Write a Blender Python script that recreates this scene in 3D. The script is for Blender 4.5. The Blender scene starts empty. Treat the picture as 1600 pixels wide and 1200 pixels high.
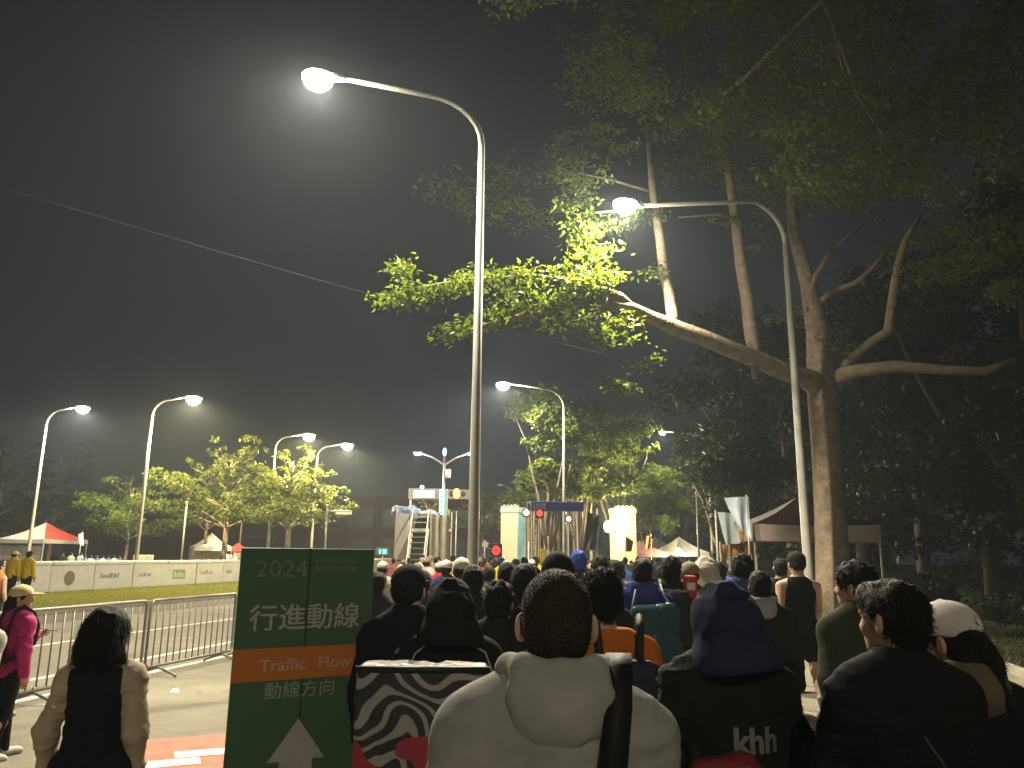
import bpy, math, random
import numpy as np
from mathutils import Vector, Matrix, Euler
from mathutils.bvhtree import BVHTree

rnd = random.Random(11)
S = bpy.context.scene
COL = S.collection

# ------------------------------------------------------------------ camera, sky, exposure
PITCH, ROLL, FPX, CAMZ = math.radians(12.48), math.radians(0.6), 1202.0, 1.8
cd = bpy.data.cameras.new('camera')
cam = bpy.data.objects.new('camera', cd)
COL.objects.link(cam)
cam.matrix_world = (Matrix.Translation((0, 0, CAMZ)) @ Matrix.Rotation(math.pi / 2 + PITCH, 4, 'X')
                    @ Matrix.Rotation(ROLL, 4, 'Z'))
cd.sensor_width = 36.0
cd.lens = 36.0 * FPX / 1600.0
cd.clip_start, cd.clip_end = 0.05, 1500
S.camera = cam

W = bpy.data.worlds.new('World')
S.world = W
W.use_nodes = True
wn = W.node_tree
wn.nodes.clear()
wo = wn.nodes.new('ShaderNodeOutputWorld')
wb = wn.nodes.new('ShaderNodeBackground')
wr = wn.nodes.new('ShaderNodeValToRGB')
wt = wn.nodes.new('ShaderNodeTexCoord')
ws = wn.nodes.new('ShaderNodeSeparateXYZ')
wn.links.new(wt.outputs['Generated'], ws.inputs[0])
wn.links.new(ws.outputs['Z'], wr.inputs[0])
wn.links.new(wr.outputs[0], wb.inputs['Color'])
wn.links.new(wb.outputs[0], wo.inputs['Surface'])
wr.color_ramp.elements[0].position = 0.0
wr.color_ramp.elements[0].color = (.048, .052, .060, 1)      # night sky over a lit city
wr.color_ramp.elements[1].position = 0.75
wr.color_ramp.elements[1].color = (.013, .0133, .0145, 1)
wb.inputs['Strength'].default_value = 0.36

S.view_settings.view_transform = 'Standard'
S.view_settings.look = 'None'
S.view_settings.gamma = 1
S.view_settings.exposure = 0.0
S.view_settings.use_curve_mapping = False
S.render.engine = 'CYCLES'
cy = S.cycles
cy.use_denoising = True
try:
    cy.denoiser = 'OPENIMAGEDENOISE'
except Exception:
    pass
cy.max_bounces, cy.diffuse_bounces, cy.glossy_bounces, cy.transmission_bounces = 5, 2, 2, 4
cy.volume_bounces = 0
cy.transparent_max_bounces = 8
cy.sample_clamp_indirect = 4.0
cy.sample_clamp_direct = 0.0
cy.use_light_tree = True
LAMP_W = 9500.0          # watts of one street lamp
HAZE_D = 0.0009

# ------------------------------------------------------------------ pixel helpers (1600 x 1200 photograph)
def ray(px, py):
    x, y = (px - 800) / FPX, -(py - 600) / FPX
    c, s = math.cos(ROLL), math.sin(ROLL)
    x, y = x * c - y * s, x * s + y * c
    return Vector((x, math.cos(PITCH) - y * math.sin(PITCH), math.sin(PITCH) + y * math.cos(PITCH)))
def at(px, py, Y):
    d = ray(px, py)
    return Vector((0, 0, CAMZ)) + d * (Y / d.y)
def gnd(px, py, z=0.0):
    d = ray(px, py)
    return Vector((0, 0, CAMZ)) + d * ((z - CAMZ) / d.z)
RD = Vector((.22, .9755, 0)); RN = Vector((.9755, -.22, 0))      # along the road, across it
def uv(u, v, z=0.0):
    p = RD * u + RN * v
    return Vector((p.x, p.y, z))
RANG = -math.atan2(.22, .9755)                                     # turns +Y onto the road direction

# ------------------------------------------------------------------ object helpers
def link(o, parent=None):
    COL.objects.link(o)
    if parent is not None:
        o.parent = parent
    return o
def tag(o, label=None, cat=None, group=None, kind=None):
    if label: o['label'] = label
    if cat: o['category'] = cat
    if group: o['group'] = group
    if kind: o['kind'] = kind
    return o
def thing(name, label, cat, loc=(0, 0, 0), rz=0.0, group=None):
    o = bpy.data.objects.new(name, None)
    o.empty_display_size = .2
    link(o)
    o.location = loc
    o.rotation_euler = (0, 0, rz)
    return tag(o, label, cat, group)
def to_mesh(name, V, Fs, smooth=False, mats=None):
    """V: n x 3; Fs: list of faces or m x 4 / m x 3 array"""
    me = bpy.data.meshes.new(name)
    V = np.asarray(V, dtype=np.float32)
    if isinstance(Fs, np.ndarray):
        k = Fs.shape[1]
        me.vertices.add(len(V)); me.vertices.foreach_set('co', V.ravel())
        me.loops.add(Fs.size); me.loops.foreach_set('vertex_index', Fs.astype(np.int32).ravel())
        me.polygons.add(len(Fs))
        me.polygons.foreach_set('loop_start', np.arange(0, Fs.size, k, dtype=np.int32))
        me.update(calc_edges=True)
        me.validate()
    else:
        me.from_pydata([tuple(v) for v in V.tolist()], [], [tuple(int(i) for i in f) for f in Fs])
        me.update()
    if smooth:
        me.polygons.foreach_set('use_smooth', np.ones(len(me.polygons), dtype=bool))
    for m in (mats or []):
        me.materials.append(m)
    return me
def add(name, me, parent=None, loc=None, rot=None, mat=None):
    o = bpy.data.objects.new(name, me)
    link(o, parent)
    if loc is not None: o.location = loc
    if rot is not None: o.rotation_euler = rot
    if mat is not None:
        if not me.materials: me.materials.append(mat)
        o.material_slots[0].link = 'OBJECT'
        o.material_slots[0].material = mat
    return o
class MB:
    """collects simple shapes that make ONE part"""
    def __init__(s): s.v, s.f = [], []
    def addv(s, V, F):
        n = len(s.v)
        s.v += [tuple(x) for x in V]
        s.f += [tuple(n + i for i in f) for f in F]
        return s
    def box(s, lo, hi, bev=0.0):
        x0, y0, z0 = lo; x1, y1, z1 = hi
        if bev <= 0:
            V = [(x, y, z) for x in (x0, x1) for y in (y0, y1) for z in (z0, z1)]
            return s.addv(V, [(0, 1, 3, 2), (4, 6, 7, 5), (0, 4, 5, 1), (2, 3, 7, 6), (0, 2, 6, 4), (1, 5, 7, 3)])
        import bmesh
        bm = bmesh.new()
        bmesh.ops.create_cube(bm, size=1.0)
        for v in bm.verts:
            v.co = Vector(((x0 + x1) / 2 + v.co.x * (x1 - x0), (y0 + y1) / 2 + v.co.y * (y1 - y0), (z0 + z1) / 2 + v.co.z * (z1 - z0)))
        bmesh.ops.bevel(bm, geom=bm.edges[:], offset=bev, segments=2, affect='EDGES', profile=.5)
        bm.verts.index_update()
        s.addv([v.co[:] for v in bm.verts], [[v.index for v in f.verts] for f in bm.faces])
        bm.free()
        return s
    def tube(s, pts, radii, n=10, cap=True):
        pts = [Vector(p) for p in pts]
        if not hasattr(radii, '__len__'): radii = [radii] * len(pts)
        V, F = [], []
        ref = Vector((0, 0, 1))
        prev = None
        for i, p in enumerate(pts):
            t = (pts[min(i + 1, len(pts) - 1)] - pts[max(i - 1, 0)])
            t = t.normalized() if t.length > 1e-9 else Vector((0, 0, 1))
            if prev is None:
                a = t.cross(Vector((0, 1, 0)) if abs(t.z) > .9 else ref).normalized()
            else:
                a = (prev - t * prev.dot(t))
                a = a.normalized() if a.length > 1e-6 else t.orthogonal().normalized()
            prev = a
            b = t.cross(a)
            for k in range(n):
                an = 2 * math.pi * k / n
                V.append(p + (a * math.cos(an) + b * math.sin(an)) * radii[i])
        for i in range(len(pts) - 1):
            for k in range(n):
                F.append((i * n + k, i * n + (k + 1) % n, (i + 1) * n + (k + 1) % n, (i + 1) * n + k))
        if cap:
            F.append(tuple(reversed(range(n))))
            F.append(tuple((len(pts) - 1) * n + k for k in range(n)))
        return s.addv(V, F)
    def ell(s, c, r, n=12, m=8, half=None):
        V, F = [], []
        for j in range(m + 1):
            th = math.pi * j / m
            if half == 'low': th = math.pi / 2 + math.pi / 2 * j / m
            for k in range(n):
                a = 2 * math.pi * k / n
                V.append((c[0] + r[0] * math.sin(th) * math.cos(a), c[1] + r[1] * math.sin(th) * math.sin(a), c[2] + r[2] * math.cos(th)))
        for j in range(m):
            for k in range(n):
                F.append((j * n + k, (j + 1) * n + k, (j + 1) * n + (k + 1) % n, j * n + (k + 1) % n))
        if half == 'low': F.append(tuple(range(n)))
        return s.addv(V, F)
    def poly(s, pts, thick=None, d=None):
        """flat polygon, or an extruded one when d (Vector) is given"""
        n = len(pts)
        pts = [Vector(p) for p in pts]
        if d is None:
            return s.addv(pts, [tuple(range(n))])
        d = Vector(d)
        V = pts + [p + d for p in pts]
        F = [tuple(reversed(range(n))), tuple(range(n, 2 * n))]
        F += [(i, (i + 1) % n, n + (i + 1) % n, n + i) for i in range(n)]
        return s.addv(V, F)
    def mesh(s, name, smooth=False):
        return to_mesh(name, s.v, s.f, smooth)
    def build(s, name, mat, parent=None, smooth=False, loc=None, rot=None):
        return add(name, s.mesh(name, smooth), parent, loc, rot, mat)

# ------------------------------------------------------------------ materials
def nd(nt, t, **kw):
    n = nt.nodes.new(t)
    for k, v in kw.items():
        n.inputs[k].default_value = v
    return n
_mats = {}
def mat(name, col, rough=.75, metal=0.0, var=.18, scale=6.0, bump=.0, bscale=40.0, spec=.3, sheen=0.0):
    key = (name, tuple(col), rough, metal, var, scale, bump, bscale)
    if key in _mats: return _mats[key]
    m = bpy.data.materials.new(name)
    m.use_nodes = True
    nt = m.node_tree
    b = nt.nodes['Principled BSDF']
    tc = nt.nodes.new('ShaderNodeTexCoord')
    if var > 0:
        nz = nd(nt, 'ShaderNodeTexNoise', Scale=scale, Detail=5.0, Roughness=.65)
        nt.links.new(tc.outputs['Object'], nz.inputs['Vector'])
        rp = nt.nodes.new('ShaderNodeValToRGB')
        rp.color_ramp.elements[0].position, rp.color_ramp.elements[1].position = .3, .7
        rp.color_ramp.elements[0].color = tuple(c * (1 - var) for c in col) + (1,)
        rp.color_ramp.elements[1].color = tuple(min(1, c * (1 + var)) for c in col) + (1,)
        nt.links.new(nz.outputs['Fac'], rp.inputs[0])
        nt.links.new(rp.outputs[0], b.inputs['Base Color'])
    else:
        b.inputs['Base Color'].default_value = tuple(col) + (1,)
    b.inputs['Roughness'].default_value = rough
    b.inputs['Metallic'].default_value = metal
    b.inputs['Specular IOR Level'].default_value = spec
    if sheen:
        b.inputs['Sheen Weight'].default_value = sheen
        b.inputs['Sheen Roughness'].default_value = .5
    if bump > 0:
        n2 = nd(nt, 'ShaderNodeTexNoise', Scale=bscale, Detail=4.0)
        nt.links.new(tc.outputs['Object'], n2.inputs['Vector'])
        bp = nd(nt, 'ShaderNodeBump', Strength=bump, Distance=.02)
        nt.links.new(n2.outputs['Fac'], bp.inputs['Height'])
        nt.links.new(bp.outputs[0], b.inputs['Normal'])
    _mats[key] = m
    return m
def cloth(col, rough=.85, **k):
    return mat('fabric', col, rough, var=.14, scale=9, bump=.14, bscale=260, spec=.08, **k)
def nylon(col):
    return mat('nylon', col, .62, var=.12, scale=5, bump=.18, bscale=30, spec=.16)
def emit(name, col, strength, sampled=False):
    key = (name, tuple(col), strength)
    if key in _mats: return _mats[key]
    m = bpy.data.materials.new(name)
    m.use_nodes = True
    nt = m.node_tree
    nt.nodes.clear()
    o = nt.nodes.new('ShaderNodeOutputMaterial')
    e = nd(nt, 'ShaderNodeEmission', Strength=strength)
    e.inputs['Color'].default_value = tuple(col) + (1,)
    nt.links.new(e.outputs[0], o.inputs['Surface'])
    if not sampled:
        m.cycles.emission_sampling = 'NONE'
    _mats[key] = m
    return m
def leafmat(name, c1, c2, tr=.45):
    m = bpy.data.materials.new(name)
    m.use_nodes = True
    nt = m.node_tree
    nt.nodes.clear()
    o = nt.nodes.new('ShaderNodeOutputMaterial')
    g = nt.nodes.new('ShaderNodeNewGeometry')
    rp = nt.nodes.new('ShaderNodeValToRGB')
    rp.color_ramp.elements[0].color = tuple(c1) + (1,)
    rp.color_ramp.elements[1].color = tuple(c2) + (1,)
    nt.links.new(g.outputs['Random Per Island'], rp.inputs[0])
    d = nd(nt, 'ShaderNodeBsdfPrincipled', Roughness=.5)
    d.inputs['Specular IOR Level'].default_value = .25
    t = nt.nodes.new('ShaderNodeBsdfTranslucent')
    hs = nd(nt, 'ShaderNodeHueSaturation', Hue=.485, Saturation=1.15, Value=1.5)
    nt.links.new(rp.outputs[0], d.inputs['Base Color'])
    nt.links.new(rp.outputs[0], hs.inputs['Color'])
    nt.links.new(hs.outputs[0], t.inputs['Color'])
    mx = nd(nt, 'ShaderNodeMixShader', Fac=tr)
    nt.links.new(d.outputs[0], mx.inputs[1])
    nt.links.new(t.outputs[0], mx.inputs[2])
    nt.links.new(mx.outputs[0], o.inputs['Surface'])
    return m

M = dict(
    bark_pale=mat('pale_bark', (.185, .142, .096), .9, var=.35, scale=5, bump=.9, bscale=16),
    galv=mat('galvanized_steel', (.42, .41, .38), .5, .3, .15, 4, .1, 60),
    pole=mat('painted_pole', (.25, .24, .21), .42, .0, .12, 3, .08, 30, spec=.5),
    dark=mat('dark_metal', (.045, .045, .047), .5, .3),
    black=mat('black_plastic', (.015, .015, .016), .5),
    white=mat('white_plastic', (.72, .71, .68), .5, var=.06),
    bark=mat('bark', (.20, .158, .112), .9, var=.35, scale=5, bump=.9, bscale=16),
    bark_dark=mat('dark_bark', (.13, .10, .07), .9, var=.35, scale=5, bump=.9, bscale=16),
    skin=mat('skin', (.47, .29, .20), .55, var=.08, scale=12, bump=.1, bscale=150),
    hair=mat('black_hair', (.014, .011, .010), .6, var=.3, scale=30, bump=.8, bscale=160, spec=.16),
    hair_brown=mat('brown_hair', (.034, .025, .018), .75, var=.3, scale=30, bump=.8, bscale=160, spec=.2),
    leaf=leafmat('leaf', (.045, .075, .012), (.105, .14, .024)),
    leaf_shaded=leafmat('shaded_leaf', (.011, .018, .007), (.024, .035, .011), .3),  # leaf colour darkened to carry the shade on unlit trees
    leaf_lit=leafmat('lamplit_leaf', (.06, .09, .02), (.13, .16, .035)),  # leaf colour brightened to carry the lamplight on lit trees
    eye=mat('eye', (.02, .015, .012), .2, var=0),
    sole=mat('shoe_sole', (.6, .58, .54), .7),
)
def glowing_glass(name, col, strength):
    """a lit, clear-bodied lamp bowl: it glows, and the bulb inside shines out through it"""
    m = emit(name, col, strength)
    nt = m.node_tree
    o = next(n for n in nt.nodes if n.type == 'OUTPUT_MATERIAL'); e = next(n for n in nt.nodes if n.type == 'EMISSION')
    t = nt.nodes.new('ShaderNodeBsdfTransparent'); a = nt.nodes.new('ShaderNodeAddShader')
    nt.links.new(e.outputs[0], a.inputs[0]); nt.links.new(t.outputs[0], a.inputs[1]); nt.links.new(a.outputs[0], o.inputs['Surface'])
    return m
LENS = glowing_glass('lamp_diffuser', (1.0, .93, .76), 90.0)
LENS_Y = glowing_glass('warm_diffuser', (1.0, .82, .46), 60.0)

# ------------------------------------------------------------------ numpy noise
def _h(ix, iy, iz, seed):
    n = (ix * 374761393 + iy * 668265263 + iz * 2147483647 + seed * 974711) & 0x7fffffff
    n = ((n ^ (n >> 13)) * 1274126177) & 0x7fffffff
    return ((n ^ (n >> 16)) & 0xffff) / 65535.0
def vnoise(P, seed=0):
    P = np.asarray(P, dtype=np.float64)
    I = np.floor(P).astype(np.int64); Fr = P - I
    Fr = Fr * Fr * (3 - 2 * Fr)
    r = 0
    for dx in (0, 1):
        wx = Fr[:, 0] if dx else 1 - Fr[:, 0]
        for dy in (0, 1):
            wy = Fr[:, 1] if dy else 1 - Fr[:, 1]
            for dz in (0, 1):
                wz = Fr[:, 2] if dz else 1 - Fr[:, 2]
                r = r + wx * wy * wz * _h(I[:, 0] + dx, I[:, 1] + dy, I[:, 2] + dz, seed)
    return r

# ------------------------------------------------------------------ implicit surfaces -> meshes (people, bags, cloth)
class Field:
    def __init__(s): s.p, s.cuts = [], []
    def cone(s, a, b, ra, rb=None, k=.03, sub=False):
        rb = ra if rb is None else rb
        a, b = np.array(a, float), np.array(b, float)
        R = max(ra, rb)
        ab = b - a; L = max(ab @ ab, 1e-9)
        def fn(X):
            t = np.clip(((X - a) @ ab) / L, 0, 1)
            return np.linalg.norm(X - a - t[..., None] * ab, axis=-1) - (ra + (rb - ra) * t)
        s.p.append((fn, np.minimum(a, b) - R, np.maximum(a, b) + R, k, sub)); return s
    def ell(s, c, r, k=.03, rot=None, sub=False):
        c, r = np.array(c, float), np.array(r, float)
        Rm = None if rot is None else np.array(rot)
        def fn(X):
            Q = X - c
            if Rm is not None: Q = Q @ Rm
            k0 = np.linalg.norm(Q / r, axis=-1); k1 = np.linalg.norm(Q / (r * r), axis=-1)
            return k0 * (k0 - 1) / np.maximum(k1, 1e-6)
        m = r.max() if Rm is not None else r
        s.p.append((fn, c - m, c + m, k, sub)); return s
    def box(s, c, h, rad=.02, k=.02, rot=None, sub=False):
        c, h = np.array(c, float), np.array(h, float)
        Rm = None if rot is None else np.array(rot)
        def fn(X):
            Q = X - c
            if Rm is not None: Q = Q @ Rm
            q = np.abs(Q) - (h - rad)
            return np.linalg.norm(np.maximum(q, 0), axis=-1) + np.minimum(q.max(-1), 0) - rad
        m = np.linalg.norm(h) if Rm is not None else h
        s.p.append((fn, c - m, c + m, k, sub)); return s
    def cut(s, n, d):
        """removes the side where n.x > d"""
        s.cuts.append((np.array(n, float), d)); return s
    def mesh(s, res):
        lo = np.min([q[1] for q in s.p if not q[4]], axis=0) - .05 - 2 * res
        hi = np.max([q[2] for q in s.p if not q[4]], axis=0) + .05 + 2 * res
        n = np.ceil((hi - lo) / res).astype(int) + 1
        ax = [lo[i] + res * np.arange(n[i]) for i in range(3)]
        F = np.ones(n)
        for fn, l, h, k, sub in s.p:
            mg = k + 3 * res
            i0 = np.maximum(np.floor((l - mg - lo) / res).astype(int), 0)
            i1 = np.minimum(np.ceil((h + mg - lo) / res).astype(int) + 1, n)
            if (i1 <= i0).any(): continue
            sl = tuple(slice(a, b) for a, b in zip(i0, i1))
            X = np.stack(np.meshgrid(ax[0][sl[0]], ax[1][sl[1]], ax[2][sl[2]], indexing='ij'), -1)
            d = fn(X); A = F[sl]
            if sub:
                hh = np.maximum(k - np.abs(A + d), 0) / k
                F[sl] = np.maximum(A, -d) + hh * hh * k * .25
            else:
                hh = np.maximum(k - np.abs(A - d), 0) / k
                F[sl] = np.minimum(A, d) - hh * hh * k * .25
        if s.cuts:
            X = np.stack(np.meshgrid(*ax, indexing='ij'), -1)
            for nn, d in s.cuts:
                F = np.maximum(F, X @ nn - d)
        return surfnet(F, lo, res)
def surfnet(F, lo, res):
    ins = F < 0
    c = np.zeros(tuple(x - 1 for x in F.shape), dtype=np.int8)
    for dx in (0, 1):
        for dy in (0, 1):
            for dz in (0, 1):
                c += ins[dx:F.shape[0] - 1 + dx, dy:F.shape[1] - 1 + dy, dz:F.shape[2] - 1 + dz]
    act = (c > 0) & (c < 8)
    cells = np.argwhere(act)
    idx = np.full(act.shape, -1, dtype=np.int64)
    idx[act] = np.arange(len(cells))
    acc = np.zeros((len(cells), 3)); cnt = np.zeros(len(cells))
    cor = [np.array((x, y, z)) for x in (0, 1) for y in (0, 1) for z in (0, 1)]
    for a in cor:
        for e in range(3):
            if a[e]: continue
            b = a.copy(); b[e] = 1
            fa = F[tuple((cells + a).T)]; fb = F[tuple((cells + b).T)]
            m = (fa < 0) != (fb < 0)
            t = np.where(m, fa / np.where(m, fa - fb, 1), 0)
            acc += np.where(m[:, None], a + t[:, None] * (b - a), 0); cnt += m
    V = lo + res * (cells + acc / np.maximum(cnt, 1)[:, None])
    Q = []
    for e in range(3):
        f1, f2 = (e + 1) % 3, (e + 2) % 3
        s0 = [slice(None)] * 3; s1 = [slice(None)] * 3
        s0[e] = slice(0, -1); s1[e] = slice(1, None)
        a, b = ins[tuple(s0)], ins[tuple(s1)]
        P = np.argwhere(a != b)
        P = P[(P[:, f1] > 0) & (P[:, f2] > 0) & (P[:, f1] < F.shape[f1] - 1) & (P[:, f2] < F.shape[f2] - 1)]
        if not len(P): continue
        o1 = np.zeros(3, int); o1[f1] = 1
        o2 = np.zeros(3, int); o2[f2] = 1
        q = np.stack([idx[tuple((P - o1 - o2).T)], idx[tuple((P - o2).T)], idx[tuple(P.T)], idx[tuple((P - o1).T)]], 1)
        fl = ~ins[tuple(P.T)]
        q[fl] = q[fl][:, ::-1]
        Q.append(q)
    return V, np.concatenate(Q)
def vnormals(V, Q):
    n = np.cross(V[Q[:, 2]] - V[Q[:, 0]], V[Q[:, 3]] - V[Q[:, 1]])
    N = np.zeros_like(V)
    for k in range(4): np.add.at(N, Q[:, k], n)
    return N / np.maximum(np.linalg.norm(N, axis=1), 1e-9)[:, None]
def folds(V, Q, amp, seed=0, stretch=(9, 9, 16)):
    """cloth folds: ridged noise, displaced along the normal"""
    N = vnormals(V, Q)
    w = np.stack([vnoise(V * 5, seed + 7), vnoise(V * 5, seed + 8), vnoise(V * 5, seed + 9)], 1) - .5
    a = vnoise((V + w * .12) * np.array(stretch), seed)
    rg = 1 - np.abs(2 * a - 1)
    b = vnoise(V * 4.5, seed + 3) - .5
    a2 = vnoise((V + w * .10) * np.array(stretch) * 2.3, seed + 11)
    r2 = 1 - np.abs(2 * a2 - 1)
    msk = np.clip(vnoise(V * 3.5, seed + 5) * 2 - .5, 0, 1)
    return V + N * (((rg ** 2 - .4) * amp + (r2 ** 2 - .4) * amp * .55) * msk + b * amp * 1.3)[:, None]
# ================================================================== GROUND
asph = mat('asphalt', (.20, .180, .138), .82, var=.16, scale=1.1, bump=.5, bscale=90)
def sheet(name, quad, z, m, label=None):
    o = add(name, to_mesh(name, [(p[0], p[1], z) for p in quad], [tuple(range(len(quad)))]), mat=m)
    return tag(o, label, kind='structure')
def uvquad(u0, u1, v0, v1): return [uv(u0, v0), uv(u0, v1), uv(u1, v1), uv(u1, v0)]
# asphalt with worn patches, cracks and stains
nt = asph.node_tree
b_ = nt.nodes['Principled BSDF']
src = b_.inputs['Base Color'].links[0].from_socket
tc_ = nt.nodes.new('ShaderNodeTexCoord')
vo = nd(nt, 'ShaderNodeTexNoise', Scale=.23, Detail=6.0, Roughness=.7)
nt.links.new(tc_.outputs['Object'], vo.inputs['Vector'])
rp_ = nt.nodes.new('ShaderNodeValToRGB')
rp_.color_ramp.elements[0].position, rp_.color_ramp.elements[1].position = .38, .62
rp_.color_ramp.elements[0].color = (.72, .72, .72, 1)
rp_.color_ramp.elements[1].color = (1.12, 1.12, 1.12, 1)
nt.links.new(vo.outputs['Fac'], rp_.inputs[0])
mx_ = nt.nodes.new('ShaderNodeMixRGB'); mx_.blend_type = 'MULTIPLY'; mx_.inputs[0].default_value = 1
nt.links.new(src, mx_.inputs[1]); nt.links.new(rp_.outputs[0], mx_.inputs[2])
vc = nd(nt, 'ShaderNodeTexVoronoi', Scale=.55); vc.feature = 'DISTANCE_TO_EDGE'
wp = nd(nt, 'ShaderNodeTexNoise', Scale=1.3, Detail=4.0)
nt.links.new(tc_.outputs['Object'], wp.inputs['Vector'])
va = nt.nodes.new('ShaderNodeVectorMath'); va.operation = 'ADD'
nt.links.new(tc_.outputs['Object'], va.inputs[0]); nt.links.new(wp.outputs['Color'], va.inputs[1])
nt.links.new(va.outputs[0], vc.inputs['Vector'])
rc_ = nt.nodes.new('ShaderNodeValToRGB')
rc_.color_ramp.elements[0].position, rc_.color_ramp.elements[1].position = .0, .012
rc_.color_ramp.elements[0].color = (.55, .55, .55, 1); rc_.color_ramp.elements[1].color = (1, 1, 1, 1)
nt.links.new(vc.outputs['Distance'], rc_.inputs[0])
m2_ = nt.nodes.new('ShaderNodeMixRGB'); m2_.blend_type = 'MULTIPLY'; m2_.inputs[0].default_value = .6
nt.links.new(mx_.outputs[0], m2_.inputs[1]); nt.links.new(rc_.outputs[0], m2_.inputs[2])
nt.links.new(m2_.outputs[0], b_.inputs['Base Color'])

sheet('road', [(-235, -235), (235, -235), (235, 235), (-235, 235)], 0.0, asph)
paint = mat('road_paint', (.62, .60, .54), .7, var=.28, scale=7, bump=.2, bscale=80)
for v, w in ((-9.1, .15), (-12.2, .15)):
    sheet('lane_marking', uvquad(2, 60, v - w / 2, v + w / 2), .004, paint)
sheet('lane_marking', uvquad(2, 60, -8.05, -7.93), .004, paint)
redp = mat('red_road_paint', (.42, .13, .09), .75, var=.3, scale=6, bump=.3, bscale=70)
sheet('red_marking', [(-3.55, 6.2), (-1.9, 6.9), (-2.35, 8.55), (-4.0, 7.85)][0:4], .004, redp)
for k in range(2):
    sheet('white_marking', [(-3.25 + .30 * k, 6.95 + .42 * k), (-2.65 + .30 * k, 7.2 + .42 * k), (-2.75 + .30 * k, 7.42 + .42 * k), (-3.35 + .30 * k, 7.17 + .42 * k)], .008, paint)
sheet('white_marking', [gnd(266, 1082), gnd(280, 1082), gnd(279, 1075), gnd(270, 1076)], .004, paint)
gut = mat('gutter_concrete', (.085, .075, .058), .9, var=.25, scale=2.5, bump=.4)
kerbm = mat('kerb_stone', (.26, .24, .19), .85, var=.2, scale=3, bump=.4)
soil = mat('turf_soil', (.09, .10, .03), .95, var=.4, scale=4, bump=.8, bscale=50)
def slab(name, u0, u1, v0, v1, h, m):
    q = uvquad(u0, u1, v0, v1)
    b = MB().poly([(p.x, p.y, -.3) for p in q], d=(0, 0, .3 + h))
    o = b.build(name, m); return tag(o, kind='structure')
sheet('gutter', uvquad(-5, 90, -17.75, -15.6), .004, gut)
slab('kerb', -5, 90, -18.0, -17.75, .14, kerbm)
slab('verge', -5, 90, -30.0, -18.0, .10, soil)
slab('kerb', -8, 90, 5.0, 5.15, .12, kerbm)
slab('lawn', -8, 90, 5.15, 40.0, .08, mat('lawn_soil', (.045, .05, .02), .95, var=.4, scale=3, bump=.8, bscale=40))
def grass(name, u0, u1, v0, v1, n, h, z, m, seed):
    rs = np.random.RandomState(seed)
    u, v = rs.uniform(u0, u1, n), rs.uniform(v0, v1, n)
    P = u[:, None] * np.array(RD) + v[:, None] * np.array(RN); P[:, 2] = z
    a = rs.uniform(0, 6.28, n); hh = h * rs.uniform(.4, 1.2, n)
    sx = np.stack([np.cos(a), np.sin(a), a * 0], 1) * (h * .11)
    tp = P + np.stack([rs.normal(0, .35, n) * hh, rs.normal(0, .35, n) * hh, hh], 1)
    V = np.stack([P - sx, P + sx, tp], 1).reshape(-1, 3)
    o = add(name, to_mesh(name, V, np.arange(3 * n).reshape(-1, 3)), mat=m)
    return tag(o, kind='stuff')
gm = leafmat('grass_blade', (.16, .18, .03), (.32, .31, .07), .3)
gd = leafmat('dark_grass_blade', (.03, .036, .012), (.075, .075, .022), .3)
grass('grass', 14, 56, -24.9, -18.05, 60000, .09, .10, gm, 3)
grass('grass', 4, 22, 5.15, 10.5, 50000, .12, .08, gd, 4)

# ================================================================== STREET LAMPS
def lamp_light(parent, loc, w, col=(1.0, .90, .67), r=.09, cutoff=0, stray=.12, aim=None):
    """a wide downward beam with a sharp cut-off above the horizontal, plus a little stray light"""
    for typ, k in ((('SPOT', .85), ('POINT', stray)) if cutoff else (('POINT', 1.0),)):
        ld = bpy.data.lights.new('bulb', typ)
        ld.energy = w * k; ld.color = col; ld.shadow_soft_size = r
        if typ == 'SPOT':
            ld.spot_size = math.radians(cutoff); ld.spot_blend = .45
        o = bpy.data.objects.new('bulb', ld)
        if typ == 'SPOT' and aim is not None: o.rotation_euler = aim.to_track_quat('-Z', 'Y').to_euler()
        link(o, parent); o.location = loc
    return o
def lamp_head(parent, tip, ang, lit=True, s=1.0, lens=None):
    """LED head at the arm's tip, pointing along ang (radians about z)"""
    h = MB()
    ca, sa = math.cos(ang), math.sin(ang)
    def T(p): return (tip.x + (p[0] * ca - p[1] * sa) * s, tip.y + (p[0] * sa + p[1] * ca) * s, tip.z + p[2] * s)
    prof = [(-.12, .05, .05), (.05, .09, .07), (.35, .13, .08), (.56, .10, .06), (.64, .05, .03)]
    V, F = [], []
    for x, w, t in prof:
        V += [T((x, -w, .0)), T((x, -w * .75, t)), T((x, w * .75, t)), T((x, w, .0))]
    for i in range(len(prof) - 1):
        for k in range(4):
            F.append((i * 4 + k, i * 4 + (k + 1) % 4, (i + 1) * 4 + (k + 1) % 4, (i + 1) * 4 + k))
    F += [(3, 2, 1, 0), tuple(4 * (len(prof) - 1) + k for k in range(4))]
    h.addv(V, F)
    hd = h.build('lamp_head', M['galv'], parent)
    d = MB()
    c = T((.36, 0, -.004))
    d.ell((0, 0, 0), (.27 * s, .24 * s, .25 * s), 20, 8, 'low')  # bowl oversized so its shape stands in for the lamp's glare
    d.v = [(c[0] + x * ca - y * sa, c[1] + x * sa + y * ca, c[2] + z) for x, y, z in d.v]
    lens_o = d.build('diffuser', (lens or LENS) if lit else M['white'], hd, True)
    lens_o.visible_shadow = True
    return Vector(c)
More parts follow.
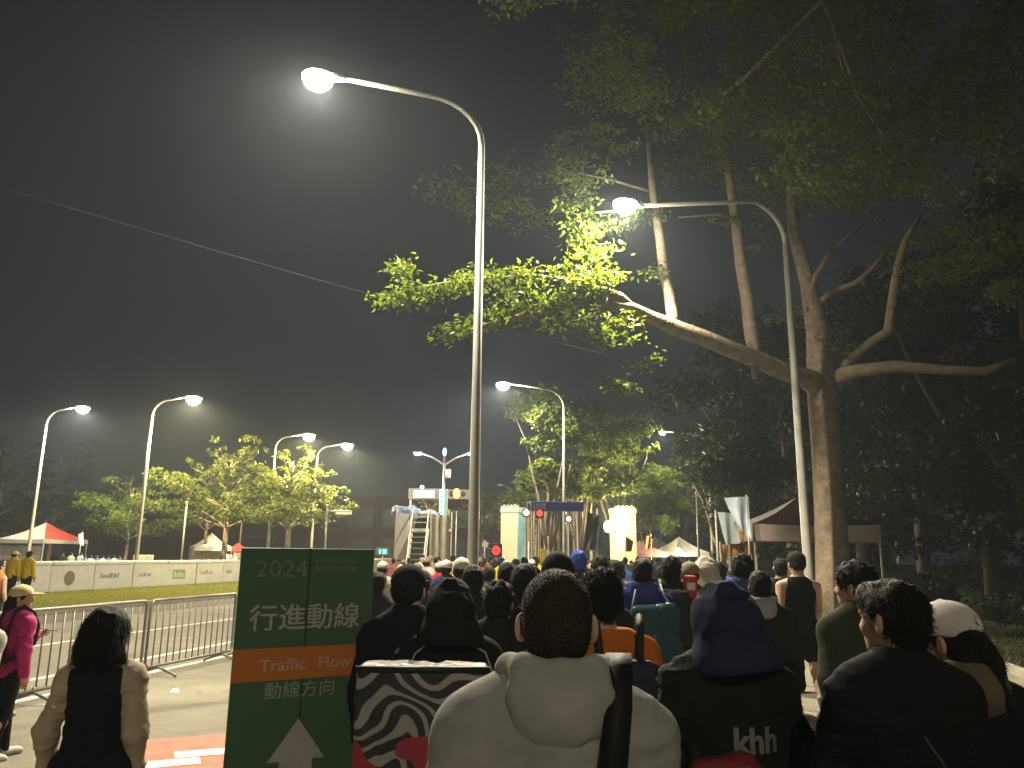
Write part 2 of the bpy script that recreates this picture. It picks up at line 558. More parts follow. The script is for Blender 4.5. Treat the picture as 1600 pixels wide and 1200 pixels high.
def street_lamp(label, base, h, head, w, group='street lamps along the road', lit=True, r0=.10, bend=1.0, lens=None, col=(1.0, .90, .67), s=1.0, cutoff=178, stray=.12, tilt=0):
    r = thing('street_lamp', label, 'street lamp', (base.x, base.y, 0), 0, group)
    d = Vector((head.x - base.x, head.y - base.y, 0)); L = d.length; d.normalize()
    hz = head.z
    top = (hz if h == 10 else h) - bend * .95
    k = 7
    pp = [(0, 0, .02), (0, 0, 1.2), (0, 0, top * .5), (0, 0, top)]
    pr = [r0, r0 * .97, r0 * .8, r0 * .62]
    MB().tube(pp, pr, 14).build('pole', M['pole'], r, True)
    ap = [Vector((0, 0, top - .04))]
    for i in range(k + 1):
        a = math.pi / 2 * i / k
        ap.append(d * (bend * (1 - math.cos(a))) + Vector((0, 0, top + bend * .86 * math.sin(a))))
    if L > bend + .2: ap.append(d * (L - .36 * s) + Vector((0, 0, hz + .03)))
    MB().tube(ap, [r0 * .60 - (r0 * .18) * i / (len(ap) - 1) for i in range(len(ap))], 12).build('arm', M['pole'], r, True)
    MB().tube([(0, 0, 0), (0, 0, .03)], .2, 16).tube([(0, 0, .03), (0, 0, .30)], [.13, r0 * 1.05], 14).build('base_plate', M['galv'], r)
    MB().box((-.06, -r0 - .015, .7), (.06, -r0 + .03, 1.1), .008).build('access_door', M['galv'], r)
    c = lamp_head(r, d * (L - .36 * s) + Vector((0, 0, hz)), math.atan2(d.y, d.x), lit, s, lens)
    if lit: lamp_light(r, c + Vector((0, 0, -.12 * s)), w, col, cutoff=cutoff, stray=stray, aim=Vector((d.x * math.sin(tilt * math.pi / 180), d.y * math.sin(tilt * math.pi / 180), -math.cos(tilt * math.pi / 180))))
    return r
def gp(px, py, Y):
    p = at(px, py, Y); return Vector((p.x, p.y, 0))
street_lamp('tall lamp on the nearest pole with glaring head high over the road', gp(739, 880, 12.7), 10, at(497, 120, 12.1), LAMP_W, r0=.098, stray=.07, cutoff=164)
street_lamp('lamp on the pole in front of the large tree, its head shining among lit leaves', gp(1264, 900, 17.7), 10.3, at(977, 318, 15.5), LAMP_W, r0=.115, stray=.03, cutoff=156, tilt=24)
street_lamp('lamp behind the nearest pole, over the blue road sign, beside yellow-lit trees', gp(882, 860, 38), 10, at(786, 600, 37), LAMP_W, s=1.2)
street_lamp('farthest left lamp post, rising behind the red and white tent', gp(46, 850, 45), 10, at(130, 637, 44.6), LAMP_W * 1.1, r0=.105, s=1.35)
street_lamp('lamp post rising behind the white advert fence, left of the layered trees', gp(214, 865, 41.5), 10, at(303, 622, 41.4), LAMP_W * 1.7, r0=.105, lens=LENS_Y, col=(1, .78, .42), s=1.5)
street_lamp('left of two neighbouring lamps over the green sign', gp(418, 860, 55), 10, at(483, 680, 54.7), LAMP_W * 1.7, r0=.11, lens=LENS_Y, col=(1, .79, .43), s=1.6)
street_lamp('right of two neighbouring lamps over the green sign', gp(486, 860, 60), 10, at(543, 695, 59.6), LAMP_W * 1.7, r0=.11, col=(1, .82, .48), s=1.6)
street_lamp('distant lamp on a dark pole left of the hanging blue and white flags', gp(1113, 860, 52), 10, at(1035, 675, 51.6), LAMP_W * .25, r0=.11, s=.8)
street_lamp('lamp of the same row standing behind the walking crowd', Vector((5.4, -9.0, 0)), 10, Vector((1.6, -9.6, 10.0)), LAMP_W * .21)

def double_lamp(label, base, hz, span, rise, s=1.0, beacon=False, w=0.0, one=None):
    r = thing('double_arm_lamp', label, 'street lamp', base)
    MB().tube([(0, 0, 0), (0, 0, hz * .6), (0, 0, hz + rise * .6)], [.13, .11, .07], 12).build('pole', M['pole'], r, True)
    for sd in (-1, 1):
        MB().tube([(0, 0, hz - .2), (sd * span * .45, 0, hz + rise * .55), (sd * span * .8, 0, hz + rise * .9), (sd * span, 0, hz + rise)], [.06, .055, .05, .045], 8).build('arm', M['galv'], r, True)
        h = MB().box((sd * span - .3, -.16, hz + rise - .02), (sd * span + .3, .16, hz + rise + .07), .02).build('lamp_head', M['galv'], r)
        on = one is None or one == sd
        MB().box((sd * span - .22, -.19, hz + rise - .13), (sd * span + .22, .12, hz + rise - .024), .01).build('diffuser', emit('led_white', (.95, .98, 1), 9.0) if on else M['white'], h)
        if w and on: lamp_light(r, (sd * span, 0, hz + rise - .3), w, (.9, .95, 1))
    if beacon:
        MB().ell((0, 0, hz + rise * .6 + .3), (.14, .14, .28), 12, 8).build('beacon', emit('blue_beacon', (.12, .22, 1.0), 9.0), r, True)
        MB().tube([(.12, 0, hz - .75), (.42, 0, hz - .75)], [.28, .28], 16).build('loudspeaker', M['white'], r, True)
    return r
bs = gp(690, 870, 50)
double_lamp('two-armed lamp post with a blue beacon on top, above the scaffold platform', bs, at(690, 722, 50).z, 1.75, .6, beacon=True, w=600)
double_lamp('far two-armed lamp post behind the cream banner tower', gp(809, 860, 80), at(809, 770, 80).z, 1.9, .8, w=1500, one=1)
def plain_pole(label, px, pyt, Y, r=.06, arm=0):
    b = gp(px, 866, Y); z = at(px, pyt, Y).z
    o = thing('pole', label, 'pole', b)
    MB().tube([(0, 0, 0), (0, 0, z)], [r, r * .75], 10).build('shaft', M['pole'], o, True)
    MB().ell((0, 0, z), (r * 1.2, r * 1.2, r), 8, 6).build('cap', M['galv'], o, True)
    if arm:
        MB().tube([(0, 0, z * .93), (arm, 0, z * .93)], r * .6, 8).build('arm', M['galv'], o, True)
        MB().box((arm * .35, -.05, z * .93 - .22), (arm, .0, z * .93 - .06)).build('sign_blade', M['galv'], o)
    return o
plain_pole('slim grey pole between two layered trees behind the advert fence', 284, 785, 44)
plain_pole('slim dark pole just right of the layered tree by the tents', 373, 760, 58, .06)
plain_pole('short pole with a grey sign blade on an arm above the green sign', 507, 790, 50, .09, 1.6)
plain_pole('tall thin pole among trunks left of the hanging flags', 1092, 770, 40, .06)
plain_pole('pale pole standing left of the yellow-lit tower', 924, 742, 50, .11)
plain_pole('thin pole right of the scaffold platform before red wall', 712, 800, 60, .06)

# ================================================================== FENCE, BARRICADES
fw = mat('fence_panel_white', (.62, .585, .52), .6, var=.10, scale=2.0, bump=.15, bscale=14)
railm = mat('fence_rail', (.66, .63, .55), .5, var=.1)
logos = [mat('print_grey', (.24, .23, .22), .6), mat('print_green', (.22, .36, .10), .6), mat('print_orange', (.45, .26, .16), .6), mat('print_blue', (.07, .12, .30), .6), mat('print_brown', (.22, .15, .11), .6)]
fr = thing('advert_fence', 'long white advert fence along the grass verge across the road', 'fence', uv(0, -25.0), RANG)
U0, PW = 24.6, 2.4
rr = random.Random(5)
pm = MB().box((-.03, .02, .04), (.03, PW - .02, 1.06), .008).mesh('panel')
rm = MB().box((-.10, 0, 1.07), (.10, PW - .01, 1.24), .05).mesh('top_rail')
fm = MB().box((-.28, -.05, 0), (.22, .05, .05)).box((-.02, -.02, .05), (.02, .02, 1.06)).mesh('support_foot')
kinds = [0, 4, 0, 0, 1, 2, 0, 3, 4, 0, 0, 4, 0, 0, 2, 0, 0]
z0 = .10
for i in range(17):
    y = U0 + i * PW
    p = add('panel', pm, fr, (rr.uniform(-.02, .02), y, z0), mat=fw)
    add('top_rail', rm, fr, (0.0, y, z0), (0, 0, rr.uniform(-.008, .008)), mat=railm)
    add('support_foot', fm, fr, (-.06, y, z0), mat=M['galv'])
    k = kinds[i]
    mk = MB()
    n = rr.randint(3, 6); y0 = .35
    if k in (1, 3):
        mk.poly([(0, .5, .32), (0, 1.5, .32), (0, 1.5, .78), (0, .5, .78)])
        mk2 = MB()
        for q in range(4):
            mk2.poly([(.0, .62 + q * .2, .42), (.0, .74 + q * .2, .42), (.0, .74 + q * .2, .68 - .08 * (q % 2)), (.0, .62 + q * .2, .68 - .08 * (q % 2))])
        mk2.build('printed_mark', fw, p, loc=(.0365, 0, 0))
    elif k == 4:
        c = 1.0
        mk.poly([(0, c + .3 * math.cos(a * .52), .55 + .3 * math.sin(a * .52)) for a in range(12)])
    else:
        for q in range(n):
            w = rr.uniform(.07, .2); hh = rr.uniform(.12, .22)
            mk.poly([(0, y0, .5), (0, y0 + w, .5), (0, y0 + w + .03, .5 + hh), (0, y0 + .03, .5 + hh)])
            y0 += w + rr.uniform(.03, .09)
    mk.build('printed_mark', logos[k], p, loc=(.0335, 0, 0))
# two white boards behind the fence
def board(label, px0, px1, pyt, Y):
    a, b = at(px0, pyt, Y), at(px1, pyt, Y)
    o = thing('notice_board', label, 'board', ((a.x + b.x) / 2, Y, 0))
    w = (b.x - a.x) / 2
    MB().box((-w, -.03, .9), (w, .03, a.z), .01).build('face', M['white'], o)
    MB().box((-w + .03, -.02, 0), (-w + .09, .02, .9)).build('leg', M['galv'], o)
    MB().box((w - .09, -.02, 0), (w - .03, .02, .9)).build('leg', M['galv'], o)
board('plain white board at the foot of the lamp post behind the fence', 209, 226, 867, 43)
board('narrower white board beside the one at the lamp foot', 227, 240, 867, 42.6)
board('tall pale board at the green sign end of the advert fence', 354, 364, 866, 46.5)
board('pale board pressed against the edge of the green sign', 365, 377, 864, 46)

bar_m = mat('barricade_steel', (.22, .21, .19), .45, .4, .15, 5, .1, 60)
bm_bar = MB().tube([(0, 0, .18), (0, 0, 1.04)], .011, 6).mesh('bar', True)
bm_frame = MB().tube([(0, -1.04, .16), (0, -1.08, .22), (0, -1.08, 1.02), (0, -1.03, 1.09), (0, 1.03, 1.09), (0, 1.08, 1.02), (0, 1.08, .22), (0, 1.04, .16), (0, -1.04, .16)], .021, 8).mesh('frame', True)
bm_foot = MB().tube([(-.32, 0, .02), (-.28, 0, .05), (0, 0, .14), (.28, 0, .05), (.32, 0, .02)], .02, 8).tube([(0, 0, .13), (0, 0, .2)], .02, 8).mesh('foot', True)
def barricade(label, u, v=-7.62, rz=0.0, first=[None]):
    p = uv(u, v)
    r = thing('barricade', label, 'barrier', p, RANG + rz, 'steel crowd barricades along the road lane')
    add('frame', bm_frame, r, mat=bar_m)
    for k in range(13): add('bar', bm_bar, r, (0, -.93 + k * .155, 0), mat=bar_m)
    for y in (-.8, .8): add('foot', bm_foot, r, (0, y, 0), mat=bar_m)
    return r
bl = ['steel barricade nearest the camera at the picture edge', 'steel barricade behind the woman in the pink jacket', 'steel barricade between the pink jacket and the dark bob haircut',
      'steel barricade directly behind the dark bob haircut', 'steel barricade ending beside the green sign, foot visible on the asphalt', 'steel barricade partly hidden by the edge of the green sign']
for i in range(6):
    barricade(bl[i], 4.6 + i * 2.22, -7.62 + .03 * math.sin(i * 2.1), .02 * math.sin(i * 3.3))

# ================================================================== TREES
def leaf_quads(C, size, seed, up=.55, jitter=.6):
    rs = np.random.RandomState(seed)
    n = len(C)
    nz = rs.normal(0, jitter, (n, 3)); nz[:, 2] += up + .3
    nz /= np.linalg.norm(nz, axis=1)[:, None]
    a = rs.normal(0, 1, (n, 3)); a[:, 2] -= .25
    a -= nz * (a * nz).sum(1)[:, None]; a /= np.maximum(np.linalg.norm(a, axis=1), 1e-6)[:, None]
    b = np.cross(nz, a)
    L = (size * rs.uniform(.6, 1.3, n))[:, None]
    P = [C, C + a * L * .45 + b * L * .26 + nz * L * .05, C + a * L - nz * L * .12, C + a * L * .45 - b * L * .26 + nz * L * .05]
    return np.stack(P, 1).reshape(-1, 3), np.arange(4 * n).reshape(-1, 4)
def pad_points(rs, c, r, n):
    """points of one leaf pad: clumped, denser towards its upper skin, with an uneven edge"""
    k = max(3, n // 22)
    u = rs.normal(0, 1, (k, 3)); u /= np.linalg.norm(u, axis=1)[:, None]
    rad = rs.uniform(.25, 1.0, k) ** .55 * rs.uniform(.75, 1.2, k)
    ctr = u * rad[:, None]
    i = rs.randint(0, k, n)
    pts = ctr[i] + rs.normal(0, .16, (n, 3))
    return np.array(c) + pts * np.array(r)
def make_tree(name, label, base, trunk, limbs, pads, lsize, lm, bk, seed, group=None, leaf_extra=None, limbname='limb'):
    """trunk: (pts, radii); limbs: list of the same; pads: (centre, radii, count) - all relative to base"""
    r = thing(name, label, 'tree', base, 0, group)
    MB().tube(trunk[0], trunk[1], 12).build('trunk', bk, r, True)
    for p, q in limbs: MB().tube(p, q, 8).build(limbname, bk, r, True)
    rs = np.random.RandomState(seed)
    C = [pad_points(rs, *p) for p in pads]
    if leaf_extra is not None: C.append(leaf_extra - np.array(base))
    V, Q = leaf_quads(np.concatenate(C), lsize, seed)
    add('crown', to_mesh('crown', V, Q), r, mat=lm)
    return r
def bent(a, b, sag, n, rs, w=.08):
    a, b = Vector(a), Vector(b)
    L = (b - a).length
    return [a.lerp(b, i / n) + Vector((rs.normal(0, w) * L * .25, rs.normal(0, w) * L * .25, sag * math.sin(math.pi * i / n) + rs.normal(0, w) * L * .15)) * (1 if 0 < i else 0) for i in range(n + 1)]
def layered_tree(label, base, h, rad, z0, seed, lm, lsize=.22, n=9000, tr=.2, tiers=4, bk=None, group=None, name='layered_tree', lean=0.0):
    rs = np.random.RandomState(seed)
    tp = [(0, 0, -.1), (.03, .02, h * .25), (lean * .5 + .05, -.03, h * .55), (lean, .05, h * .92)]
    limbs, pads = [], []
    for t in range(tiers):
        zt = z0 + (h - z0) * (t / max(1, tiers - 1)) * .92
        rt = rad * (1 - .50 * (t / max(1, tiers - 1)) ** 1.6) * rs.uniform(.85, 1.1)
        kk = 6 if t < tiers - 1 else 4
        a0 = rs.uniform(0, 6.28)
        for k in range(kk):
            a = a0 + 6.283 * k / kk + rs.normal(0, .25)
            L = rt * rs.uniform(.65, 1.15)
            zz = zt - (h * .10)
            e = (math.cos(a) * L + lean * zz / h, math.sin(a) * L, zt + rs.uniform(.0, .35))
            s0 = (lean * zz / h, 0, max(z0 * .72, zz - h * .06))
            pts = bent(s0, e, .12, 4, rs)
            limbs.append((pts, [tr * .38, tr * .28, tr * .2, tr * .13, tr * .05]))
            for f_ in (.5, .78, 1.02):
                c = pts[0].lerp(pts[-1], f_)
                q = L * .30 * rs.uniform(.8, 1.2)
                pads.append(((c.x + rs.normal(0, .15), c.y + rs.normal(0, .15), c.z + .12 + rs.normal(0, .1)), (q, q, q * .30 + .12), 1))
    m = sum(p[1][0] ** 2 for p in pads)
    pads = [(c, r_, max(30, int(n * r_[0] ** 2 / m))) for c, r_, _ in pads]
    return make_tree(name, label, base, (tp, [tr, tr * .86, tr * .7, tr * .3]), limbs, pads, lsize, lm, bk or M['bark'], seed, group)

# ---- the large tree behind the right-hand pole
def L3(*p): return [at(*q) for q in p]
bt = gp(1303, 880, 18.6)
B0 = Vector((bt.x, bt.y, 0))
rel = lambda P: [tuple(p - B0) for p in P]
trunk = rel([Vector((bt.x + .05, bt.y, -.1))] + L3((1302, 900, 18.6), (1297, 800, 18.6), (1291, 700, 18.6), (1287, 640, 18.6), (1285, 590, 18.6), (1279, 520, 18.7), (1262, 440, 18.9), (1240, 360, 19.2), (1230, 200, 19.5)))
trunk[1] = (trunk[1][0], trunk[1][1], trunk[1][2])
trr = [.52, .40, .36, .345, .36, .38, .30, .20, .15, .08]
limb_px = [
    ([(1292, 610, 18.6), (1262, 592, 18.4), (1228, 582, 18.0), (1190, 565, 17.7), (1150, 549, 17.4), (1100, 528, 17.0), (1055, 512, 16.7), (1015, 494, 16.4), (985, 480, 16.1), (950, 472, 15.8)], [.33, .27, .22, .215, .205, .195, .19, .14, .125, .10]),
    ([(990, 483, 16.2), (968, 463, 15.9), (945, 455, 15.6), (905, 440, 15.2), (880, 434, 14.9)], [.10, .10, .09, .05, .02]),
    ([(960, 474, 15.9), (940, 486, 15.7), (928, 494, 15.5)], [.07, .06, .045]),
    ([(1056, 512, 16.7), (1050, 490, 16.75), (1045, 455, 16.8), (1037, 425, 16.8), (1032, 380, 16.8), (1020, 300, 16.9), (1010, 180, 17.2)], [.15, .135, .125, .12, .11, .09, .04]),
    ([(1182, 560, 17.7), (1174, 520, 17.8), (1168, 470, 17.9), (1158, 415, 18.0), (1152, 360, 18.0), (1140, 280, 18.2), (1125, 150, 18.4)], [.17, .18, .165, .15, .14, .11, .05]),
    ([(1178, 552, 17.7), (1180, 580, 17.6), (1178, 592, 17.6)], [.10, .085, .06]),
    ([(1286, 600, 18.6), (1320, 583, 18.3), (1350, 578, 18.1), (1400, 572, 17.9), (1470, 578, 17.7), (1540, 580, 17.6), (1590, 560, 17.4)], [.22, .19, .16, .15, .12, .10, .05]),
    ([(1300, 590, 18.6), (1302, 570, 18.5), (1299, 562, 18.5)], [.16, .14, .09]),
    ([(1294, 592, 18.55), (1330, 562, 18.4), (1360, 535, 18.2), (1388, 518, 18.0), (1393, 480, 17.9), (1402, 420, 17.9), (1415, 375, 17.8), (1440, 335, 17.7)], [.12, .12, .11, .12, .11, .10, .08, .04]),
    ([(1272, 480, 18.8), (1300, 455, 18.5), (1335, 443, 18.3), (1362, 420, 18.1), (1395, 380, 17.9)], [.10, .085, .075, .06, .03]),
    ([(1262, 470, 18.8), (1275, 430, 18.6), (1300, 390, 18.5), (1350, 350, 18.3)], [.09, .075, .06, .03]),
    ([(1125, 150, 18.4), (1140, 140, 17.5), (1165, 120, 16.5), (1205, 80, 15.6), (1250, 35, 15.0), (1285, 0, 14.6), (1303, 40, 14.4), (1313, 90, 14.3), (1318, 120, 14.2)], [.06, .06, .05, .045, .045, .04, .035, .025, .01]),
    ([(1060, 545, 16.9), (1030, 566, 16.6), (1000, 575, 16.4), (968, 596, 16.2)], [.04, .03, .022, .012]),
    ([(1303, 40, 14.4), (1340, 150, 15.8), (1380, 210, 16.5), (1375, 270, 16.3), (1362, 300, 16.2)], [.03, .035, .035, .03, .015]),
    ([(930, 470, 15.6), (860, 482, 15.2), (780, 500, 14.8), (700, 524, 14.5)], [.05, .035, .022, .008]),
    ([(905, 440, 15.2), (830, 430, 14.9), (720, 437, 14.6), (640, 452, 14.3), (600, 465, 14.2)], [.045, .035, .025, .015, .006]),
    ([(640, 452, 14.3), (632, 425, 14.3), (620, 400, 14.2)], [.012, .01, .005]),
    ([(1025, 335, 16.9), (960, 330, 16.3), (900, 335, 15.9), (868, 322, 15.7)], [.04, .03, .02, .008]),
    ([(1020, 300, 16.9), (950, 280, 16.6), (900, 270, 16.4), (860, 270, 16.2)], [.03, .025, .016, .007]),
    ([(1060, 340, 17.2), (1120, 335, 17.6), (1190, 350, 18.2)], [.02, .03, .04]),
]
limbs = [(rel(L3(*p)), r) for p, r in limb_px]
rs0 = np.random.RandomState(21)
def spray(pts, w, n, h=None):
    """leaves along a twig: pts in px/px/Y, w half-width and h half-height in px"""
    P = np.array([list(at(*p)) for p in pts])
    d = np.linalg.norm(np.diff(P, axis=0), axis=1); cs = np.concatenate([[0], np.cumsum(d)])
    k = max(4, n // 10)
    t = rs0.uniform(0, cs[-1], k)
    C = np.stack([np.interp(t, cs, P[:, i]) for i in range(3)], 1)
    m = w * P[:, 1].mean() / FPX; hh = (h or w * .6) * P[:, 1].mean() / FPX
    C += rs0.normal(0, 1, (k, 3)) * np.array((m * .6, m * .9, hh * .55))
    i = rs0.randint(0, k, n)
    return C[i] + rs0.normal(0, 1, (n, 3)) * np.array((.12, .12, .07))
SP = [
    ([(598, 470, 14.2), (625, 462, 14.3), (660, 452, 14.4)], 14, 260, 10), ([(612, 480, 14.2), (650, 462, 14.3), (700, 445, 14.4), (740, 437, 14.5), (800, 430, 14.7), (865, 430, 14.9)], 16, 700, 10),
    ([(622, 402, 14.2), (632, 425, 14.3), (612, 418, 14.2)], 8, 130, 8),
    ([(690, 528, 14.5), (730, 514, 14.6), (770, 500, 14.8)], 16, 300, 10), ([(760, 500, 14.8), (820, 484, 15.0), (880, 470, 15.3), (930, 462, 15.6)], 18, 1000, 13),
    ([(860, 490, 15.1), (905, 502, 15.2), (950, 520, 15.3), (985, 525, 15.5)], 18, 420, 13), ([(880, 445, 15.1), (920, 450, 15.2), (955, 436, 15.5)], 16, 420, 12),
    ([(855, 505, 15.1), (870, 520, 15.1)], 8, 90, 8),
    ([(962, 600, 16.2), (975, 605, 16.2)], 11, 130, 10), ([(1005, 566, 16.4), (1025, 562, 16.5)], 10, 70, 6),
    ([(858, 275, 15.2), (885, 272, 15.3), (930, 282, 15.6)], 14, 260, 9), ([(905, 290, 15.6), (915, 310, 15.8), (890, 322, 15.7), (868, 322, 15.6)], 12, 240, 9),
    ([(885, 345, 15.9), (915, 340, 16.0), (925, 330, 16.1)], 12, 200, 8), ([(905, 374, 15.9), (935, 360, 16.1), (968, 352, 16.3)], 14, 360, 10), ([(970, 345, 16.3), (1000, 335, 16.5), (1028, 338, 16.8)], 12, 260, 10),
    ([(890, 402, 15.7), (925, 400, 15.8), (955, 396, 15.9)], 14, 300, 9), ([(1015, 430, 16.7), (1030, 430, 16.7)], 8, 70, 7), ([(880, 425, 15.4), (930, 425, 15.5), (965, 430, 15.7)], 14, 200, 8),
    ([(960, 495, 15.9), (1000, 500, 16.2)], 10, 90, 8),
    ([(672, 292, 17), (710, 288, 17.2), (740, 300, 17.3)], 14, 240, 10), ([(715, 305, 17.2), (780, 330, 17.4), (850, 340, 17.6)], 28, 620, 22), ([(760, 290, 18), (840, 260, 18), (900, 240, 18)], 36, 520, 30),
    ([(1110, 340, 17.6), (1150, 345, 17.9), (1190, 375, 18.2), (1215, 385, 18.3)], 20, 130, 16), ([(1210, 500, 18.8), (1260, 490, 19.0), (1310, 480, 19.1)], 24, 170, 14),
    ([(750, 3, 11.5), (790, -4, 11.6), (860, -6, 11.8)], 14, 220, 8), ([(1290, 530, 18.3), (1310, 545, 18.3)], 16, 160, 18),
    ([(730, 432, 14.9), (800, 455, 15.1), (860, 452, 15.3)], 20, 240, 12),
]
EX = [spray(*s) for s in SP]
rs1 = np.random.RandomState(8)
pads = []
# the wide dark canopy overhead: layered pads
for k in range(230):
    px = rs1.uniform(930, 1680); py = rs1.uniform(-160, 470)
    lim = 960 + max(0, py - 120) * .75 if py < 330 else 1230
    if px < lim + rs1.normal(0, 25) or (py > 345 and px < 1400): continue
    Y = rs1.uniform(14.5, 21.5)
    c = at(px, py, Y)
    if (c - at(977, 315, 15.5)).length < 2.3: continue
    q = rs1.uniform(.7, 1.35)
    pads.append((tuple(c - B0), (q, q, q * .34), int(330 * q * q)))
for k in range(26):
    px = rs1.uniform(880, 1010); py = rs1.uniform(30, 250)
    c = at(px, py, rs1.uniform(15.5, 18.5))
    if (c - at(977, 315, 15.5)).length < 1.6: continue
    q = rs1.uniform(.5, .9); pads.append((tuple(c - B0), (q, q, q * .3), int(120 * q * q)))
big = make_tree('large_tree', 'huge spreading tree with pale crooked limb and lit leaves by the lamp', B0, (trunk, trr), limbs, pads, .135, M['leaf'], M['bark_pale'], 5, leaf_extra=np.concatenate(EX))

# ---- layered trees beyond the advert fence
def tb(px, Y): return tuple(gp(px, 866, Y))
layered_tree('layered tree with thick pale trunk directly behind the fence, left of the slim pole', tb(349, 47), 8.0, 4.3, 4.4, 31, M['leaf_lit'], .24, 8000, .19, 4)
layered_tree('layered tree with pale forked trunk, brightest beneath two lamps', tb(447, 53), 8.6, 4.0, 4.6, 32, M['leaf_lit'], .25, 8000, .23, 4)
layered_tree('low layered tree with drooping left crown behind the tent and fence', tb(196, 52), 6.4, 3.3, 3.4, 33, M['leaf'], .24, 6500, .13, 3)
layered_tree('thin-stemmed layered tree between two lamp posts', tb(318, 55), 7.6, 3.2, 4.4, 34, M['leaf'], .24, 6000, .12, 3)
layered_tree('shadowy tree behind the red and white tent', tb(75, 66), 10.5, 4.2, 4.2, 35, M['leaf_shaded'], .32, 5000, .2, 4, M['bark_dark'])
layered_tree('dark tree at the far left picture edge', tb(-15, 62), 10.5, 4.4, 4.0, 36, M['leaf_shaded'], .32, 5000, .2, 4, M['bark_dark'])
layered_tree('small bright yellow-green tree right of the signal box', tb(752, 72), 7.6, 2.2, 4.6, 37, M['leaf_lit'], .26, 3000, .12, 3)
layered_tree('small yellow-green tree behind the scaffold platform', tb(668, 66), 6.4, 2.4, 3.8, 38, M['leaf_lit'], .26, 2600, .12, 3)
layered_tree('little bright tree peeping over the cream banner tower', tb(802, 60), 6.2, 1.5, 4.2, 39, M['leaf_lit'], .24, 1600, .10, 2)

# ---- trees in the middle distance, lit from the lamp beside them
def grove_tree(label, base, h, rad, z0, seed, lm, n, stems, lsize=.24, group=None, tr=.13, bk=None, lean=0.):
    rs = np.random.RandomState(seed)
    limbs, pads = [], []
    for s in range(stems):
        a = 6.283 * s / stems + rs.normal(0, .3)
        tip = (math.cos(a) * rad * .6 + lean, math.sin(a) * rad * .6, h * rs.uniform(.75, .95))
        pts = bent((math.cos(a) * .08, math.sin(a) * .08, z0 * .42), tip, .0, 5, rs, .05)
        limbs.append((pts, [tr * .7, tr * .6, tr * .5, tr * .38, tr * .25, tr * .1]))
    for k in range(26):
        zf = rs.uniform(0, 1)
        a = rs.uniform(0, 6.283); rr_ = rad * (1.0 - .45 * zf) * rs.uniform(.3, 1.0)
        q = rad * rs.uniform(.22, .40)
        pads.append(((math.cos(a) * rr_ + lean * zf, math.sin(a) * rr_, z0 + (h - z0) * zf), (q, q, q * .55), 1))
    m = sum(p[1][0] ** 2 for p in pads)
    pads = [(c, r_, max(30, int(n * r_[0] ** 2 / m))) for c, r_, _ in pads]
    return make_tree('tree', label, base, ([(0, 0, -.1), (.02, 0, z0 * .3), (0, .02, z0 * .55)], [tr * 1.25, tr, tr * .85]), limbs, pads, lsize, lm, bk or M['bark'], seed, group)
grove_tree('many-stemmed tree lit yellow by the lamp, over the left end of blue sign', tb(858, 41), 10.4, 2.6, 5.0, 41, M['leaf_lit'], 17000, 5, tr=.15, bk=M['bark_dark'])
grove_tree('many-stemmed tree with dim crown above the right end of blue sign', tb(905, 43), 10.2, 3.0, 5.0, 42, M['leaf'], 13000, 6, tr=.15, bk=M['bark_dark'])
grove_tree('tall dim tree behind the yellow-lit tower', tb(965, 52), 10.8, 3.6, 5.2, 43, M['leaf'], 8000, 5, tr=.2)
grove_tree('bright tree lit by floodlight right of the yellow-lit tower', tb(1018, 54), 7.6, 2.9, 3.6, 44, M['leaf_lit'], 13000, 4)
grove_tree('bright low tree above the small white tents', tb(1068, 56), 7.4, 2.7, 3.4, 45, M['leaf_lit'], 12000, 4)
grove_tree('dark leaning tree near the poles left of the hanging flags', tb(1128, 46), 9.5, 3.2, 4.4, 46, M['leaf_shaded'], 7000, 3)
for i, (px, Y) in enumerate(((826, 57), (840, 60), (852, 55), (863, 58), (873, 61), (884, 56), (898, 59))):
    rs = np.random.RandomState(60 + i)
    pads = [((rs.normal(0, .7), rs.normal(0, .7), rs.uniform(5.4, 7.2)), (.9, .9, .6), 240) for _ in range(6)]
    pts = [(0, 0, -.1), (rs.normal(0, .06), 0, 2.4), (rs.normal(0, .1), 0, 4.6), (rs.normal(0, .15), 0, 6.6)]
    make_tree('slim_tree', ('leftmost', 'second from the left', 'third from the left', 'middle', 'third from the right', 'second from the right', 'rightmost')[i] + ' of the seven slim pale stems beneath the blue road sign', tb(px, Y), (pts, [.15, .13, .11, .05]), [], pads, .26, M['leaf'], M['bark'], 70 + i, 'row of slim stems under the blue sign')
